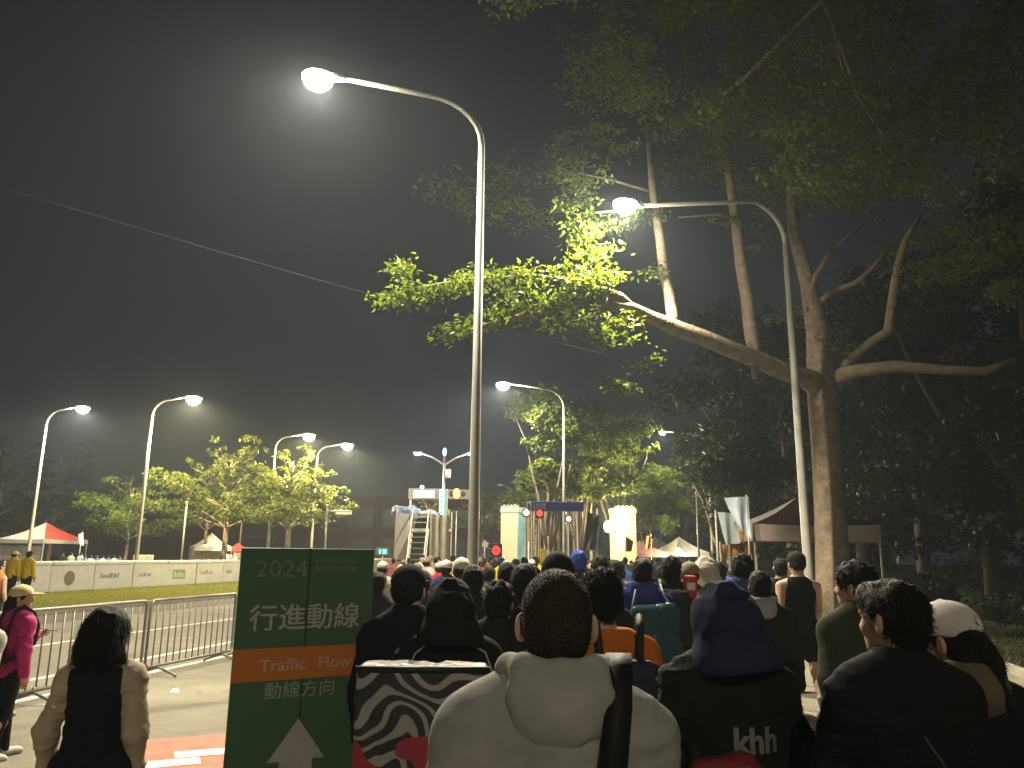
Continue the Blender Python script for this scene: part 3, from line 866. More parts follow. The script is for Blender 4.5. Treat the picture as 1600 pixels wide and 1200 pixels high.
# ---- dark trees closing off the right side
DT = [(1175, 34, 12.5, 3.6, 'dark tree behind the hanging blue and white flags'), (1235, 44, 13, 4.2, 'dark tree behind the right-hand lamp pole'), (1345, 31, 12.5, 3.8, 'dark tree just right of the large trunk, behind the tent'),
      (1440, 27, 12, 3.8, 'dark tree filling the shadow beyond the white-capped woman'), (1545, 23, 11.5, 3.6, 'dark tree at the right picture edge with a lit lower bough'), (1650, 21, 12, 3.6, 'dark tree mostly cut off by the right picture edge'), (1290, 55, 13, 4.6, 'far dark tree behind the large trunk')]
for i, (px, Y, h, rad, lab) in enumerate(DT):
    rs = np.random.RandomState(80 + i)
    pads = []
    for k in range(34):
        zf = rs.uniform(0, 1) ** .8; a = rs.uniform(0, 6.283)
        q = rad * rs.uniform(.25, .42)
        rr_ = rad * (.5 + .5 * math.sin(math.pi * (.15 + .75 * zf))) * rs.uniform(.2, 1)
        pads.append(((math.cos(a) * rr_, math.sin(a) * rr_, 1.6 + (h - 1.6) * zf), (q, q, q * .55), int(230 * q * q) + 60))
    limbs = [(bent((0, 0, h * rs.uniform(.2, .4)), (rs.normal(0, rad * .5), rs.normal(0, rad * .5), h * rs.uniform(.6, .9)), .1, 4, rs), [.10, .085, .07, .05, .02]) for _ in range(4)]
    make_tree('dark_tree', lab, tb(px, Y), ([(0, 0, -.1), (.1, 0, h * .3), (0, .1, h * .85)], [.26, .2, .06]), limbs, pads, .30, M['leaf_shaded'], M['bark_dark'], 90 + i)
def bush(label, base, rx, h, seed, lm):
    rs = np.random.RandomState(seed)
    r = thing('bush', label, 'bush', base)
    b = MB()
    for k in range(5): b.tube([(0, 0, -.05), (rs.normal(0, rx * .3), rs.normal(0, rx * .3), h * .7)], [.025, .008], 5)
    b.build('stem', M['bark_dark'], r)
    pts = np.concatenate([pad_points(rs, (rs.normal(0, rx * .5), rs.normal(0, rx * .4), h * rs.uniform(.25, .85)), (rx * .45, rx * .4, h * .28), 420) for _ in range(9)])
    pts[:, 2] = np.maximum(pts[:, 2], .06)
    V, Q = leaf_quads(pts, .13, seed)
    add('foliage', to_mesh('foliage', V, Q), r, mat=lm)
bush('dark bush on the lawn behind the white-capped woman', uv(16, 8.0, .08), 1.5, 1.3, 101, M['leaf_shaded'])
bush('dark bush on the lawn between the large tree and picture edge', uv(19.5, 7.2, .08), 1.3, 1.1, 102, M['leaf_shaded'])
bush('dark bush beside the large trunk under the tent valance', uv(22.5, 5.8, .08), 1.2, 1.2, 103, M['leaf_shaded'])
for i_, (u_, v_, l_) in enumerate(((27, 12.0, 'dark hedge bush far behind the white-capped woman, nearest the large trunk'), (24.5, 14.5, 'dark hedge bush beneath the dark trees, second from the large trunk'), (21.5, 16.5, 'dark hedge bush under the dark tree at the right edge'), (31, 10.5, 'dark hedge bush behind the tent legs'), (30, 14, 'dark hedge bush far back between two dark trees'))):
    bush(l_, uv(u_, v_, .08), 2.3, 2.5, 110 + i_, M['leaf_shaded'])
bush('dark bush low at the right picture edge', uv(13.2, 8.6, .08), 1.3, 1.1, 104, M['leaf_shaded'])

# overhead cable
ca, cb = at(-40, 281, 9.0), at(958, 556, 18.2)
pts = [ca.lerp(cb, i / 24) - Vector((0, 0, .10 * math.sin(math.pi * i / 24))) for i in range(25)]
tag(MB().tube(pts, .004, 6).build('cable', mat('cable_sheath', (.03, .03, .03), .8, spec=.1), None, True), 'thin grey cable slanting across the night sky to the tree limb', 'cable')

# ================================================================== BACKGROUND BUILDING
redw = mat('maroon_wall', (.065, .009, .012), .8, var=.2, scale=.8)
darkw = mat('dark_glass', (.02, .02, .024), .25, var=.1)
bb = thing('building', 'long low dark red building far behind the layered trees', 'building', (-26.5, 96, 0))
zt = at(250, 772, 96).z
wall = MB()
wall.box((-28, 0, -.3), (28, 12, zt))
wall.build('wall', redw, bb)
MB().box((-28.4, -.5, zt + .005), (28.4, 12.4, zt + .45)).build('roof', M['dark'], bb)
wm = MB().box((0, -.06, 0), (3.0, -.003, 2.2)).mesh('window')
wf = MB().box((-.1, -.1, -.12), (3.1, .0, -.002)).mesh('window_sill')
for k in range(13):
    for lv, z in enumerate((1.2, 4.9)):
        w_ = add('window', wm, bb, (-27 + k * 4.2, 0, z), mat=darkw)
        add('window_sill', wf, w_, mat=redw)
pil = MB().box((-.25, -.35, -.3), (.25, -.07, zt)).mesh('pilaster')
for k in range(14): add('pilaster', pil, bb, (-27.6 + k * 4.2, 0, 0), mat=redw)
# dim far tree line
rs = np.random.RandomState(5)
C = np.concatenate([pad_points(rs, (x + rs.normal(0, 2), 135 + rs.normal(0, 5), rs.uniform(3, 8.5)), (5, 4, 3), 260) for x in np.linspace(-110, 110, 62)])
V, Q = leaf_quads(C, .9, 9)
tag(add('far_woods', to_mesh('far_woods', V, Q), mat=M['leaf_shaded']), kind='stuff')

# ================================================================== TENTS
def tent(label, base, w, ze, zp, cols, rz=0.0, val=.28, d=None, wallc=None, walls=()):
    d = d or w
    r = thing('canopy_tent', label, 'tent', base, rz)
    a, b = w / 2, d / 2
    cor = [(-a, -b), (a, -b), (a, b), (-a, b)]
    nm = ['front', 'side', 'back', 'side']
    for i in range(4):
        p, q = cor[i], cor[(i + 1) % 4]
        n = 6
        V, F = [], []
        for j in range(n + 1):
            t = j / n
            for k in range(n + 1):
                s = k / n
                x = (p[0] + (q[0] - p[0]) * s) * (1 - t); y = (p[1] + (q[1] - p[1]) * s) * (1 - t)
                z = ze + (zp - ze) * t - .10 * math.sin(math.pi * t) * (zp - ze) - .05 * math.sin(math.pi * s) * (1 - t)
                V.append((x, y, z))
        for j in range(n):
            for k in range(n):
                F.append((j * (n + 1) + k, j * (n + 1) + k + 1, (j + 1) * (n + 1) + k + 1, (j + 1) * (n + 1) + k))
        V2 = [(x, y, z - .012) for x, y, z in V]
        m = MB().addv(V, F).addv(V2, [tuple(reversed(f)) for f in F])
        m.build('roof_panel', cols[i % len(cols)], r, True)
        vb = MB()
        pts = []
        nn = 10
        V, F = [], []
        for j in range(nn + 1):
            s = j / nn
            x, y = p[0] + (q[0] - p[0]) * s, p[1] + (q[1] - p[1]) * s
            o_ = .02 * math.sin(j * 1.9)
            ux, uy = (p[0] + q[0]) / max(w, d), (p[1] + q[1]) / max(w, d)
            V += [(x + ux * .015, y + uy * .015, ze - .05 * math.sin(math.pi * s) - .002), (x + ux * (.03 + o_), y + uy * (.03 + o_), ze - val)]
        for j in range(nn): F.append((2 * j, 2 * j + 1, 2 * j + 3, 2 * j + 2))
        V2 = [(x * .997, y * .997, z) for x, y, z in V]
        vb.addv(V, F).addv(V2, [tuple(reversed(f)) for f in F])
        vb.build('valance', cols[(i + (2 if len(cols) > 2 else 0)) % len(cols)] if not wallc else wallc, r, True)
    lm_ = MB().box((-.025, -.025, 0), (.025, .025, ze - .01)).mesh('leg')
    for x, y in cor: add('leg', lm_, r, (x * .985, y * .985, 0), mat=M['galv'])
    for i in walls:
        p, q = cor[i], cor[(i + 1) % 4]
        MB().poly([(p[0] * .96, p[1] * .96, .05), (q[0] * .96, q[1] * .96, .05), (q[0] * .96, q[1] * .96, ze - .05), (p[0] * .96, p[1] * .96, ze - .05)], d=(.0, .01, 0)).build('side_wall', wallc or cols[0], r)
    return r
cw = mat('canvas_white', (.56, .54, .50), .8, var=.08, bump=.2, bscale=8)
cr = mat('canvas_red', (.42, .05, .035), .75, var=.1, bump=.2, bscale=8)
cg = mat('canvas_grey', (.24, .23, .22), .8, var=.08, bump=.2, bscale=8)
cm = mat('canvas_maroon', (.03, .010, .010), .8, var=.1)
tent('red and white canopy tent at the left picture edge', tb(66, 52), 3.6, 2.45, 3.55, [cr, cr, cw, cw], 1.32, wallc=cg, walls=(2, 3))
tent('small pale tent behind the trunk of the layered tree', tb(328, 56), 2.5, 2.1, 3.1, [cw], .5, walls=(2,))
tent('small red tent by the edge of the green sign', tb(371, 57), 1.7, 1.9, 2.4, [cr], .3, walls=(2,))
tent('white peaked tent with a glaring light under its front', tb(1062, 52), 2.7, 2.05, 3.05, [cw], .4)
tent('white tent with pointed roof left of the lit peaked tent', tb(1025, 56), 2.6, 2.1, 3.15, [cw], .3)
tent('pinkish tent beside the foot of the yellow-lit tower', tb(1000, 50), 2.4, 2.0, 2.75, [mat('canvas_pink', (.45, .20, .15), .8)], .6)
tent('dark red tent with broad pale valance behind the large trunk', tuple(Vector((at(1272, 830, 21.5).x, 22.6, 0))), 3.45, at(1272, 818, 21).z, at(1250, 776, 22.4).z, [cm, cg, cm, cg], 0.0, val=.47, wallc=mat('valance_cloth', (.30, .24, .21), .8, var=.1, bump=.2, bscale=8), d=2.6)
gl = thing('tent_light', 'glaring white globe light under the white peaked tent', 'lamp', tb(1059, 49.6))
MB().tube([(0, 0, 0), (0, 0, 1.9)], .02, 8).build('stand', M['dark'], gl)
MB().ell((0, 0, 2.08), (.17, .12, .24), 14, 8).build('globe', emit('tent_globe', (1, .98, .9), 22), gl, True)
lamp_light(gl, (0, -.4, 2.1), 500, (1, .96, .85))
fl = thing('floodlight', 'blazing yellow floodlight before the yellow-lit tower', 'lamp', tb(953, 44))
zf = at(953, 823, 44).z
MB().tube([(0, 0, .5), (0, 0, zf - .3)], .03, 8).build('mast', M['dark'], fl)
for k in range(3):
    MB().tube([(0, 0, .75), (.5 * math.cos(k * 2.1), .5 * math.sin(k * 2.1), .02)], .02, 6).build('leg', M['dark'], fl)
MB().box((-.34, -.1, zf - .34), (.34, .06, zf + .34), .03).build('housing', M['dark'], fl)
MB().ell((0, -.11, zf), (.33, .10, .33), 18, 10).build('lens', emit('flood_lens', (1.0, .86, .42), 26), fl, True)
lamp_light(fl, (0.25, .55, zf + .65), 4200, (1, .80, .36), .2)
lamp_light(fl, (0, -.5, zf), 200, (1, .74, .30), .2)

# ================================================================== SCAFFOLD PLATFORM
pl = thing('scaffold_platform', 'scaffold camera platform with a stair, pale side panels and blue tarp', 'platform', gp(659, 866, 40))
zz = lambda y: (866 - y) * .0328 + 1.8
pan = mat('platform_panel', (.40, .385, .34), .7, var=.12, bump=.3, bscale=5)
pan2 = mat('platform_canvas', (.28, .25, .18), .8, var=.2, bump=.6, bscale=4)
zd = zz(829)
MB().box((-1.28, -.9, 0), (-.62, -.86, zz(808)), .01).build('side_panel', pan, pl)
cp = MB()
n = 10
Vv = []
for j in range(n + 1):
    x = .52 + .9 * j / n
    Vv += [(x, -.9 + .07 * math.sin(j * 1.7), .02), (x, -.9 + .07 * math.sin(j * 1.7 + .6), zz(808))]
cp.addv(Vv, [(2 * j, 2 * j + 2, 2 * j + 3, 2 * j + 1) for j in range(n)])
cp.addv([(x, y + .02, z) for x, y, z in Vv], [(2 * j + 1, 2 * j + 3, 2 * j + 2, 2 * j) for j in range(n)])
cp.build('canvas_panel', pan2, pl, True)
MB().box((-1.3, -.84, zd - .12), (1.42, 1.2, zd)).build('deck', pan, pl)
pst = MB().tube([(0, 0, 0), (0, 0, zz(800))], .035, 8).mesh('post')
for x in (-1.25, -.55, .48, 1.38):
    for y in (-.83, 1.15): add('post', pst, pl, (x, y, 0), mat=M['galv'])
for z in (zz(812), zz(820)):
    MB().tube([(-.55, -.83, z), (.48, -.83, z)], .025, 8).build('guard_rail', M['galv'], pl)
MB().box((-.5, .9, zd + .01), (.45, .95, zz(810))).build('shade_back', M['dark'], pl)  # dark sheet standing in for the shade inside the platform
MB().box((-.52, -.70, .1), (.45, -.66, zd - .2)).build('shade_under', M['dark'], pl)  # dark sheet standing in for the shade below the deck
tarp = mat('blue_tarp', (.16, .22, .34), .5, var=.25, bump=.6, bscale=6)
V, Q = Field().box((-.9, .1, zz(804)), (.55, .8, .22), .08).mesh(.06)
add('tarp', to_mesh('tarp', folds(V, Q, .16, 3, (4, 4, 4)), Q.astype(np.int32), True), pl, mat=tarp)
V, Q = Field().box((.15, .4, zz(805)), (.45, .5, .10), .06).mesh(.05)
add('tarp', to_mesh('tarp', folds(V, Q, .10, 6, (4, 4, 4)), Q.astype(np.int32), True), pl, mat=mat('pale_tarp', (.34, .36, .38), .6))
for x in (-.42, .38):
    MB().box((x - .03, -3.0, 0), (x + .03, -2.9, .05)).tube([(x, -2.95, .03), (x, -.86, zd - .05)], .05, 6).build('stringer', M['galv'], pl)
    MB().tube([(x, -2.95, .05), (x, -2.95, 1.0), (x, -.86, zd + .95), (x, -.86, zd)], .024, 8).build('handrail', railm, pl, True)
for k in range(11):
    t = (k + .5) / 11
    MB().box((-.42, -2.95 + 2.09 * t - .1, zd * t - .03), (.38, -2.95 + 2.09 * t + .12, zd * t)).build('step', M['galv'], pl)

# ================================================================== SIGNALS AND SIGNS BY THE JUNCTION
def gz(y, Y): return at(700, y, Y).z
Yg = 56
gs = thing('signal_gantry', 'horizontal sign box with lit white panel and orange signal over the scaffold', 'traffic signal', gp(686, 866, Yg))
w = (737 - 636) * Yg * .976 / FPX / 2
MB().box((-w, -.2, gz(781, Yg)), (.15, .2, gz(764, Yg)), .03).build('sign_box', mat('sign_casing', (.22, .21, .19), .6), gs)
MB().box((.153, -.17, gz(780, Yg)), (w, .17, gz(765, Yg)), .03).build('signal_box', mat('signal_housing', (.20, .17, .13), .6), gs)
MB().box((-w + .38, -.23, gz(778, Yg)), (-w + 1.85, -.205, gz(767, Yg))).build('lit_panel', emit('led_panel', (.82, 1.0, .93), 3.0), gs)
cyn = emit('led_cyan', (.10, .75, .62), 1.4)
zc = gz(777, Yg)
for k in range(7): MB().box((-w + .48 + k * .19, -.245, zc + .03), (-w + .60 + k * .19, -.235, zc + .13)).build('led_mark', cyn, gs)
MB().ell((1.15, -.2, gz(771, Yg)), (.25, .12, .36), 14, 8).build('signal_lamp', emit('orange_signal', (1.0, .22, .05), 9), gs, True)
for x in (.78, 1.62): MB().ell((x, -.18, gz(772, Yg)), (.16, .05, .2), 12, 6).build('signal_lamp', M['black'], gs, True)
MB().ell((-w + .92, 0, gz(762, Yg)), (.13, .13, .15), 12, 8).build('beacon', emit('beacon_white', (1, 1, .9), 12), gs, True)
for x in (-w + .15, w - .1): MB().tube([(x, 0, 0), (x, 0, gz(781, Yg))], .08, 8).build('post', M['galv'], gs)
ls = thing('led_sign', 'narrow vertical white and cyan lit sign on the two-armed lamp post', 'sign', gp(690.5, 866, 49.6))
MB().box((-.27, -.12, gz(806, 49.6)), (.27, .10, gz(764, 49.6)), .02).build('housing', M['galv'], ls)
MB().box((-.22, -.14, gz(805, 49.6)), (.05, -.123, gz(765, 49.6))).build('lit_face', emit('led_face', (.78, 1.0, .92), 2.6), ls)
MB().box((.06, -.14, gz(805, 49.6)), (.22, -.123, gz(765, 49.6))).build('lit_edge', emit('led_edge', (.35, .8, .6), .9), ls)
for k in range(5): MB().box((-.19, -.155, gz(802 - k * 8, 49.6)), (-.01, -.143, gz(799 - k * 8, 49.6))).build('led_mark', cyn, ls)
MB().tube([(0, 0, 0), (0, 0, gz(806, 49.6))], .05, 8).build('post', M['galv'], ls)
MB().ell((-.26, -.1, gz(806, 49.6)), (.16, .12, .22), 10, 8).build('hood', mat('blue_cover', (.05, .10, .42), .6), ls, True)
ss = thing('signal_lights', 'small green pedestrian signal at the corner of the green sign', 'traffic signal', gp(598, 866, 62))
zs = at(598, 862, 62).z
MB().box((-.55, -.15, zs - .3), (.55, .15, zs + .3), .04).build('housing', M['black'], ss)
MB().box((.0, -.17, zs - .18), (.32, -.153, zs + .18)).build('green_lens', emit('green_signal', (.15, 1.0, .62), 2.2), ss)
MB().box((-.28, -.17, zs - .18), (-.12, -.153, zs + .18)).build('green_lens', emit('green_signal', (.15, 1.0, .62), 2.2), ss)
MB().tube([(0, .05, 0), (0, .05, zs - .28)], .06, 8).build('post', M['galv'], ss)

Yb = 36.4
sb = thing('road_sign', 'wide blue overhead road sign with a row of white characters', 'sign', gp(868, 866, Yb))
k_ = Yb * .976 / FPX
zb = lambda y: at(868, y, Yb).z
blue = mat('sign_blue', (.035, .06, .36), .5, var=.05)
MB().box((-44 * k_, -.06, zb(799)), (44 * k_, .0, zb(784)), .02).build('panel', blue, sb)
MB().box((-46 * k_, -.085, zb(800)), (-37.5 * k_, -.063, zb(785)), .01).build('emblem', M['white'], sb)
MB().box((-43.5 * k_, -.10, zb(797)), (-41.5 * k_, -.088, zb(788))).build('emblem_mark', blue, sb)
MB().box((-40.5 * k_, -.10, zb(796)), (-39 * k_, -.088, zb(790))).build('emblem_mark', blue, sb)
for q in range(5):
    x = (-35.5 + q * 4.2) * k_
    g_ = MB()
    for (x0, y0, x1, y1) in ((0, .0, .16, 1), (.3, .05, .9, .22), (.38, .42, .95, .56), (.6, .05, .74, 1), (.3, .82, .98, .98)):
        g_.box((x + x0 * 3.2 * k_ * 1., -.075, zb(797) + (zb(787) - zb(797)) * y0), (x + x1 * 3.2 * k_, -.063, zb(797) + (zb(787) - zb(797)) * y1))
    g_.build('character', M['white'], sb)
for x in (-36 * k_, 36 * k_): MB().tube([(x, .06, 0), (x, .06, zb(785))], .07, 8).build('post', M['galv'], sb)
MB().box((-36 * k_, .03, zb(793)), (36 * k_, .09, zb(791))).build('crossbar', M['galv'], sb)
def sig(label, px, py, Y, col, st, r, shape='round'):
    o = thing('signal_lamp', label, 'traffic signal', gp(px, 866, Y))
    z = at(px, py, Y).z
    MB().box((-r * 1.4, .0, z - r * 1.5), (r * 1.4, .2, z + r * 1.5), .03).build('housing', M['black'], o)
    MB().ell((0, -.02, z), (r, .08, r * 1.1), 14, 8).build('lens', emit('signal_glow', col, st), o, True)
    MB().tube([(0, .1, 0), (0, .1, z - r * 1.4)], .05, 8).build('post', M['galv'], o)
sig('round red signal light hanging below the blue road sign', 843, 802, 35.8, (1, .05, .03), 3.2, .14)
sig('round white signal light below the left end of blue road sign', 822, 801, 35.8, (1, .95, .85), 12, .12)
sig('small white lamp below the middle of the blue road sign', 889, 811, 37, (1, 1, .9), 10, .10)
sig('red glowing blob beside the foot of the cream banner tower', 775, 860, 36, (1, .06, .04), 1.5, .20)  # red inflatable built as a glowing disc, not a signal
sig('tiny white light left of the red blob by the banner tower', 768, 857, 37, (1, .95, .9), 9, .08)

# ================================================================== BANNER TOWERS, FLAGS
def banner_tower(label, px, Y, w, d, ytop, rz, front, side, head):
    o = thing('banner_tower', label, 'banner tower', gp(px, 866, Y), rz)
    z = at(px, ytop, Y).z
    MB().box((-w / 2, -d / 2, 0), (w / 2, d / 2, z - .42), .01).build('core', side, o)
    MB().box((-w / 2 + .015, -d / 2 - .03, .05), (w / 2 - .015, -d / 2 - .003, z - .45)).build('front_print', front, o)
    MB().box((-w / 2 - .04, -d / 2 - .04, z - .418), (w / 2 + .04, d / 2 + .04, z - .15)).build('header', head, o)
    t = MB()
    for k in range(9):
        x = -w / 2 + w * k / 9
        t.box((x + .01, -d / 2 - .02, z - .148), (x + w / 9 * .62, -d / 2 + .06, z + (.02 if k % 2 else -.04)))
    t.build('battlement', head, o)
    ink = mat('faded_ink', (.42, .38, .27), .7)
    rs = random.Random(3)
    for q in range(6):
        m_ = MB()
        x = -w * .34
        zq = z - .95 - q * .48
        while x < w * .28:
            ww = rs.uniform(.05, .14)
            m_.poly([(x, -d / 2 - .034, zq), (x + ww, -d / 2 - .034, zq), (x + ww, -d / 2 - .034, zq + .16), (x, -d / 2 - .034, zq + .16)])
            x += ww + rs.uniform(.04, .08)
        m_.build('print_line', ink, o)
    return o
cream = mat('cream_print', (.44, .405, .29), .7, var=.06)
sky_b = mat('pale_blue_print', (.20, .42, .48), .7, var=.35, scale=2)
teal = mat('teal_header', (.26, .33, .30), .7, var=.15)
banner_tower('cream banner tower with pale blue right side, left of blue road sign', 802, 42, 1.12, .75, 789, -.62, cream, sky_b, teal)
banner_tower('cream tower lit bright yellow by the floodlight', 974, 47.5, 1.35, .8, 791, .35, cream, cream, cream)
def cloth_flag(label, base, poleh, corners, m, seed, cat='flag', px=(0, 0), wave=.12, name='flag', pr=.025):
    """corners: 4 points (local x, z) of the hanging cloth; it waves in depth"""
    o = thing(name, label, cat, base)
    MB().tube([(px[0], px[1], 0), (px[0], px[1], poleh)], pr, 8).build('pole', M['galv'], o, True)
    A, B, Cc, D = [Vector((c[0], 0, c[1])) for c in corners]
    n = 14
    V, F = [], []
    for j in range(n + 1):
        for k in range(n + 1):
            s, t = k / n, j / n
            p = (A.lerp(B, s)).lerp(D.lerp(Cc, s), t)
            V.append((p.x, -.05 + wave * math.sin(s * 7 + t * 2.2 + seed) * (.3 + .7 * t), p.z))
    for j in range(n):
        for k in range(n):
            q = j * (n + 1) + k
            F.append((q, q + 1, q + n + 2, q + n + 1))
    V2 = [(x, y + .008, z) for x, y, z in V]
    MB().addv(V, F).addv(V2, [tuple(reversed(f)) for f in F]).build('cloth', m, o, True)
    return o
def fl_px(label, Y, quad, m, polex, seed, ptop=None, **k):
    base = gp(polex, 866, Y)
    loc = [(at(x, y, Y).x - base.x, at(x, y, Y).z) for x, y in quad]
    return cloth_flag(label, base, at(polex, ptop or min(q[1] for q in quad), Y).z + .05, loc, m, seed, **k)
fl_px('pale blue and white flag hanging in a fold from a dark pole', 21, [(1131, 778), (1169, 776), (1172, 842), (1152, 822)], mat('flag_pale_blue', (.42, .50, .58), .7, var=.3, scale=2), 1171, 1)
fl_px('grey flag hanging left of the pale blue one', 21.6, [(1121, 800), (1145, 802), (1154, 849), (1132, 851)], mat('flag_grey', (.33, .37, .37), .7, var=.2, scale=2), 1121, 2)
fl_px('orange and yellow flag beneath the pale blue flag', 22.3, [(1154, 828), (1170, 832), (1174, 868), (1160, 862)], mat('flag_orange', (.62, .30, .06), .7, var=.5, scale=5), 1175, 3)
fl_px('ragged orange banner below the grey flag', 24, [(1126, 851), (1156, 849), (1157, 872), (1130, 876)], mat('banner_orange', (.50, .24, .08), .7, var=.5, scale=4), 1126, 4)
fl_px('black curved feather flag left of the floodlight', 40, [(918, 800), (936, 806), (930, 860), (912, 858)], M['black'], 934, 5, ptop=796)
fl_px('pale narrow banner beside the black feather flag', 41, [(921, 822), (929, 815), (930, 862), (922, 862)], mat('banner_pale', (.5, .48, .40), .7), 930.5, 6)
fl_px('red and yellow small flag before the white tents', 46, [(1010, 838), (1017, 836), (1015, 858), (1009, 858)], mat('flag_red', (.55, .10, .04), .7, var=.5, scale=4), 1018, 7)
fl_px('black and red small flag at the foot of yellow-lit tower', 43, [(978, 838), (990, 846), (986, 862), (977, 862)], mat('flag_black_red', (.10, .03, .02), .7, var=.5, scale=3), 977, 8)
fl_px('tall yellow flag among the crowd right of the banner tower', 30, [(843, 858), (851, 856), (851, 884), (844, 886)], mat('flag_yellow', (.70, .52, .05), .7, var=.3), 852, 9)
fl_px('red banner strip right of the banner tower', 38, [(827, 848), (832, 848), (832, 866), (827, 866)], mat('flag_crimson', (.48, .04, .05), .7, var=.3), 826, 10)
fl_px('white feather flag right of the red and white tent', 50, [(124, 835), (131, 832), (130, 852), (125, 853)], M['white'], 124, 11)
fl_px('white square placard held up left of the red blob', 30, [(755, 845), (764, 848), (761, 856), (753, 853)], M['white'], 757, 12, wave=.01)
# ================================================================== PEOPLE
POSES = {   # leg swing L/R, knee bend L/R, arm (swing, spread, elbow bend) L/R   (degrees)
    'walk1': (22, -16, 6, 14, (-16, 8, 14), (20, 8, 22)),
    'walk2': (-14, 20, 16, 6, (18, 8, 20), (-14, 8, 16)),
    'stand': (2, -3, 2, 3, (3, 9, 12), (0, 9, 14)),
    'stroll': (10, -8, 3, 8, (-6, 9, 14), (10, 8, 18)),
    'phone': (8, -8, 3, 6, (22, 6, 85), (-4, 8, 12)),
    'pocket': (6, -6, 3, 6, (-18, 16, 58), (-18, 16, 58)),
    'carry': (10, -8, 4, 8, (2, 15, 24), (-2, 9, 14)),
    'wave': (6, -6, 3, 5, (6, 8, 14), (150, 14, 30)),
    'run': (26, -22, 8, 30, (-20, 10, 55), (24, 10, 60)),
}
D2R = math.pi / 180
def joints(pose, bulk=1.0):
    ls, rs, lk, rk, la, ra = POSES[pose]
    J = {}
    zmin = 9
    for sd, sw, kb in ((-1, ls, lk), (1, rs, rk)):
        h = np.array((.09 * sd, -.005, .90))
        a = sw * D2R; b = (sw - kb) * D2R
        k = h + .43 * np.array((0, math.sin(a), -math.cos(a)))
        an = k + .40 * np.array((0, math.sin(b), -math.cos(b)))
        J['hip', sd], J['knee', sd], J['ank', sd] = h, k, an
        pit = 0.0 if sw > 0 else min(.6, kb * D2R * 1.2)
        J['pitch', sd] = pit
        zmin = min(zmin, an[2] - .075)
    for sd, (s, ab, e) in ((-1, la), (1, ra)):
        sh = np.array((.192 * (.42 + .58 * bulk) * sd, -.012, 1.348))
        a, q, e2 = s * D2R, ab * D2R, (s + e) * D2R
        d = np.array((sd * math.sin(q), math.sin(a) * math.cos(q), -math.cos(a) * math.cos(q)))
        el = sh + .28 * d
        d2 = np.array((sd * math.sin(q) * .2, math.sin(e2), -math.cos(e2))); d2 /= np.linalg.norm(d2)
        wr_ = el + .24 * d2
        J['sh', sd], J['el', sd], J['wr', sd], J['hd', sd] = sh, el, wr_, d2
    J['dz'] = -zmin
    return J
RES = {'near': (.0125, .0055, .0095, .010), 'mid': (.017, .009, .015, .014), 'far': (.03, .014, .026, .022)}  # body, head, garment, hair
_pm = {}
def cached(key, fn):
    if key not in _pm: _pm[key] = fn()
    return _pm[key]

def hand_geo(res):
    def mk():
        f = Field()
        f.box((0, 0, -.045), (.0145, .041, .047), .014)
        f.cone((0, 0, .03), (0, 0, -.02), .027, .026, .02)
        for y, L, r, c in ((.031, .072, .0092, .22), (.0105, .080, .0096, .26), (-.0105, .075, .0092, .3), (-.031, .058, .0080, .36)):
            p = np.array((0, y * .95, -.086)); an = c
            for q, sg in enumerate((.42, .32, .26)):
                n = p + L * sg * np.array((-math.sin(an), y * .12, -math.cos(an)))
                f.cone(p, n, r * (1 - .1 * q), r * (.9 - .1 * q), .004)
                p = n; an += .42
        f.cone((-.004, .030, -.018), (-.016, .056, -.055), .013, .0105, .012)
        f.cone((-.016, .056, -.055), (-.026, .060, -.083), .0105, .0085, .004)
        return f.mesh(res)
    return cached(('hand', res), mk)
def place_hand(J, sd, res):
    V, Q = hand_geo(res)
    V = V.copy(); Q = Q.copy()
    if sd < 0:
        V[:, 0] *= -1; Q = Q[:, ::-1]
    z = -J['hd', sd]
    y = np.array((0, 1.0, 0)); y = y - z * (y @ z)
    y = y / np.linalg.norm(y) if np.linalg.norm(y) > .2 else np.array((0, 0, 1.0))
    if abs((np.array((0, 1.0, 0))) @ z) > .8:
        y = np.array((0, 0, 1.0)) - z * z[2]; y /= np.linalg.norm(y)
    x = np.cross(y, z)
    return V @ np.stack([x, y, z]) + J['wr', sd], Q

def head_geo(res):
    def mk():
        f = Field()
        f.ell((0, -.012, 1.607), (.077, .097, .094)).ell((0, .028, 1.555), (.062, .066, .088), .04).ell((0, .056, 1.489), (.028, .026, .022), .045)
        f.cone((0, -.035, 1.36), (0, -.016, 1.54), .057, .054, .03)
        f.cone((.030, -.03, 1.40), (.045, -.03, 1.54), .022, .02, .03).cone((-.030, -.03, 1.40), (-.045, -.03, 1.54), .022, .02, .03)
        f.ell((0, .082, 1.607), (.05, .013, .011), .02)
        for sd in (-1, 1):
            f.ell((.031 * sd, .104, 1.588), (.017, .018, .011), .012, sub=True)
            f.ell((.084 * sd, -.008, 1.573), (.0105, .020, .033), .008, Euler((0, 0, sd * .5)).to_matrix())
            f.ell((.094 * sd, .002, 1.578), (.006, .009, .016), .006, sub=True)
            f.ell((.042 * sd, .068, 1.553), (.018, .016, .018), .02)
        f.cone((0, .088, 1.592), (0, .106, 1.556), .008, .012, .014)
        f.ell((.012, .096, 1.551), (.010, .010, .008), .008).ell((-.012, .096, 1.551), (.010, .010, .008), .008)
        f.ell((0, .086, 1.522), (.023, .011, .006), .008).ell((0, .084, 1.512), (.020, .011, .006), .008)
        return f.mesh(res)
    return cached(('head', res), mk)
PIV = np.array((0, -.02, 1.46))
def hrot(V, yaw, tilt, roll=0):
    if not (yaw or tilt or roll): return V
    R = np.array(Euler((tilt * D2R, roll * D2R, yaw * D2R)).to_matrix())
    return (V - PIV) @ R.T + PIV

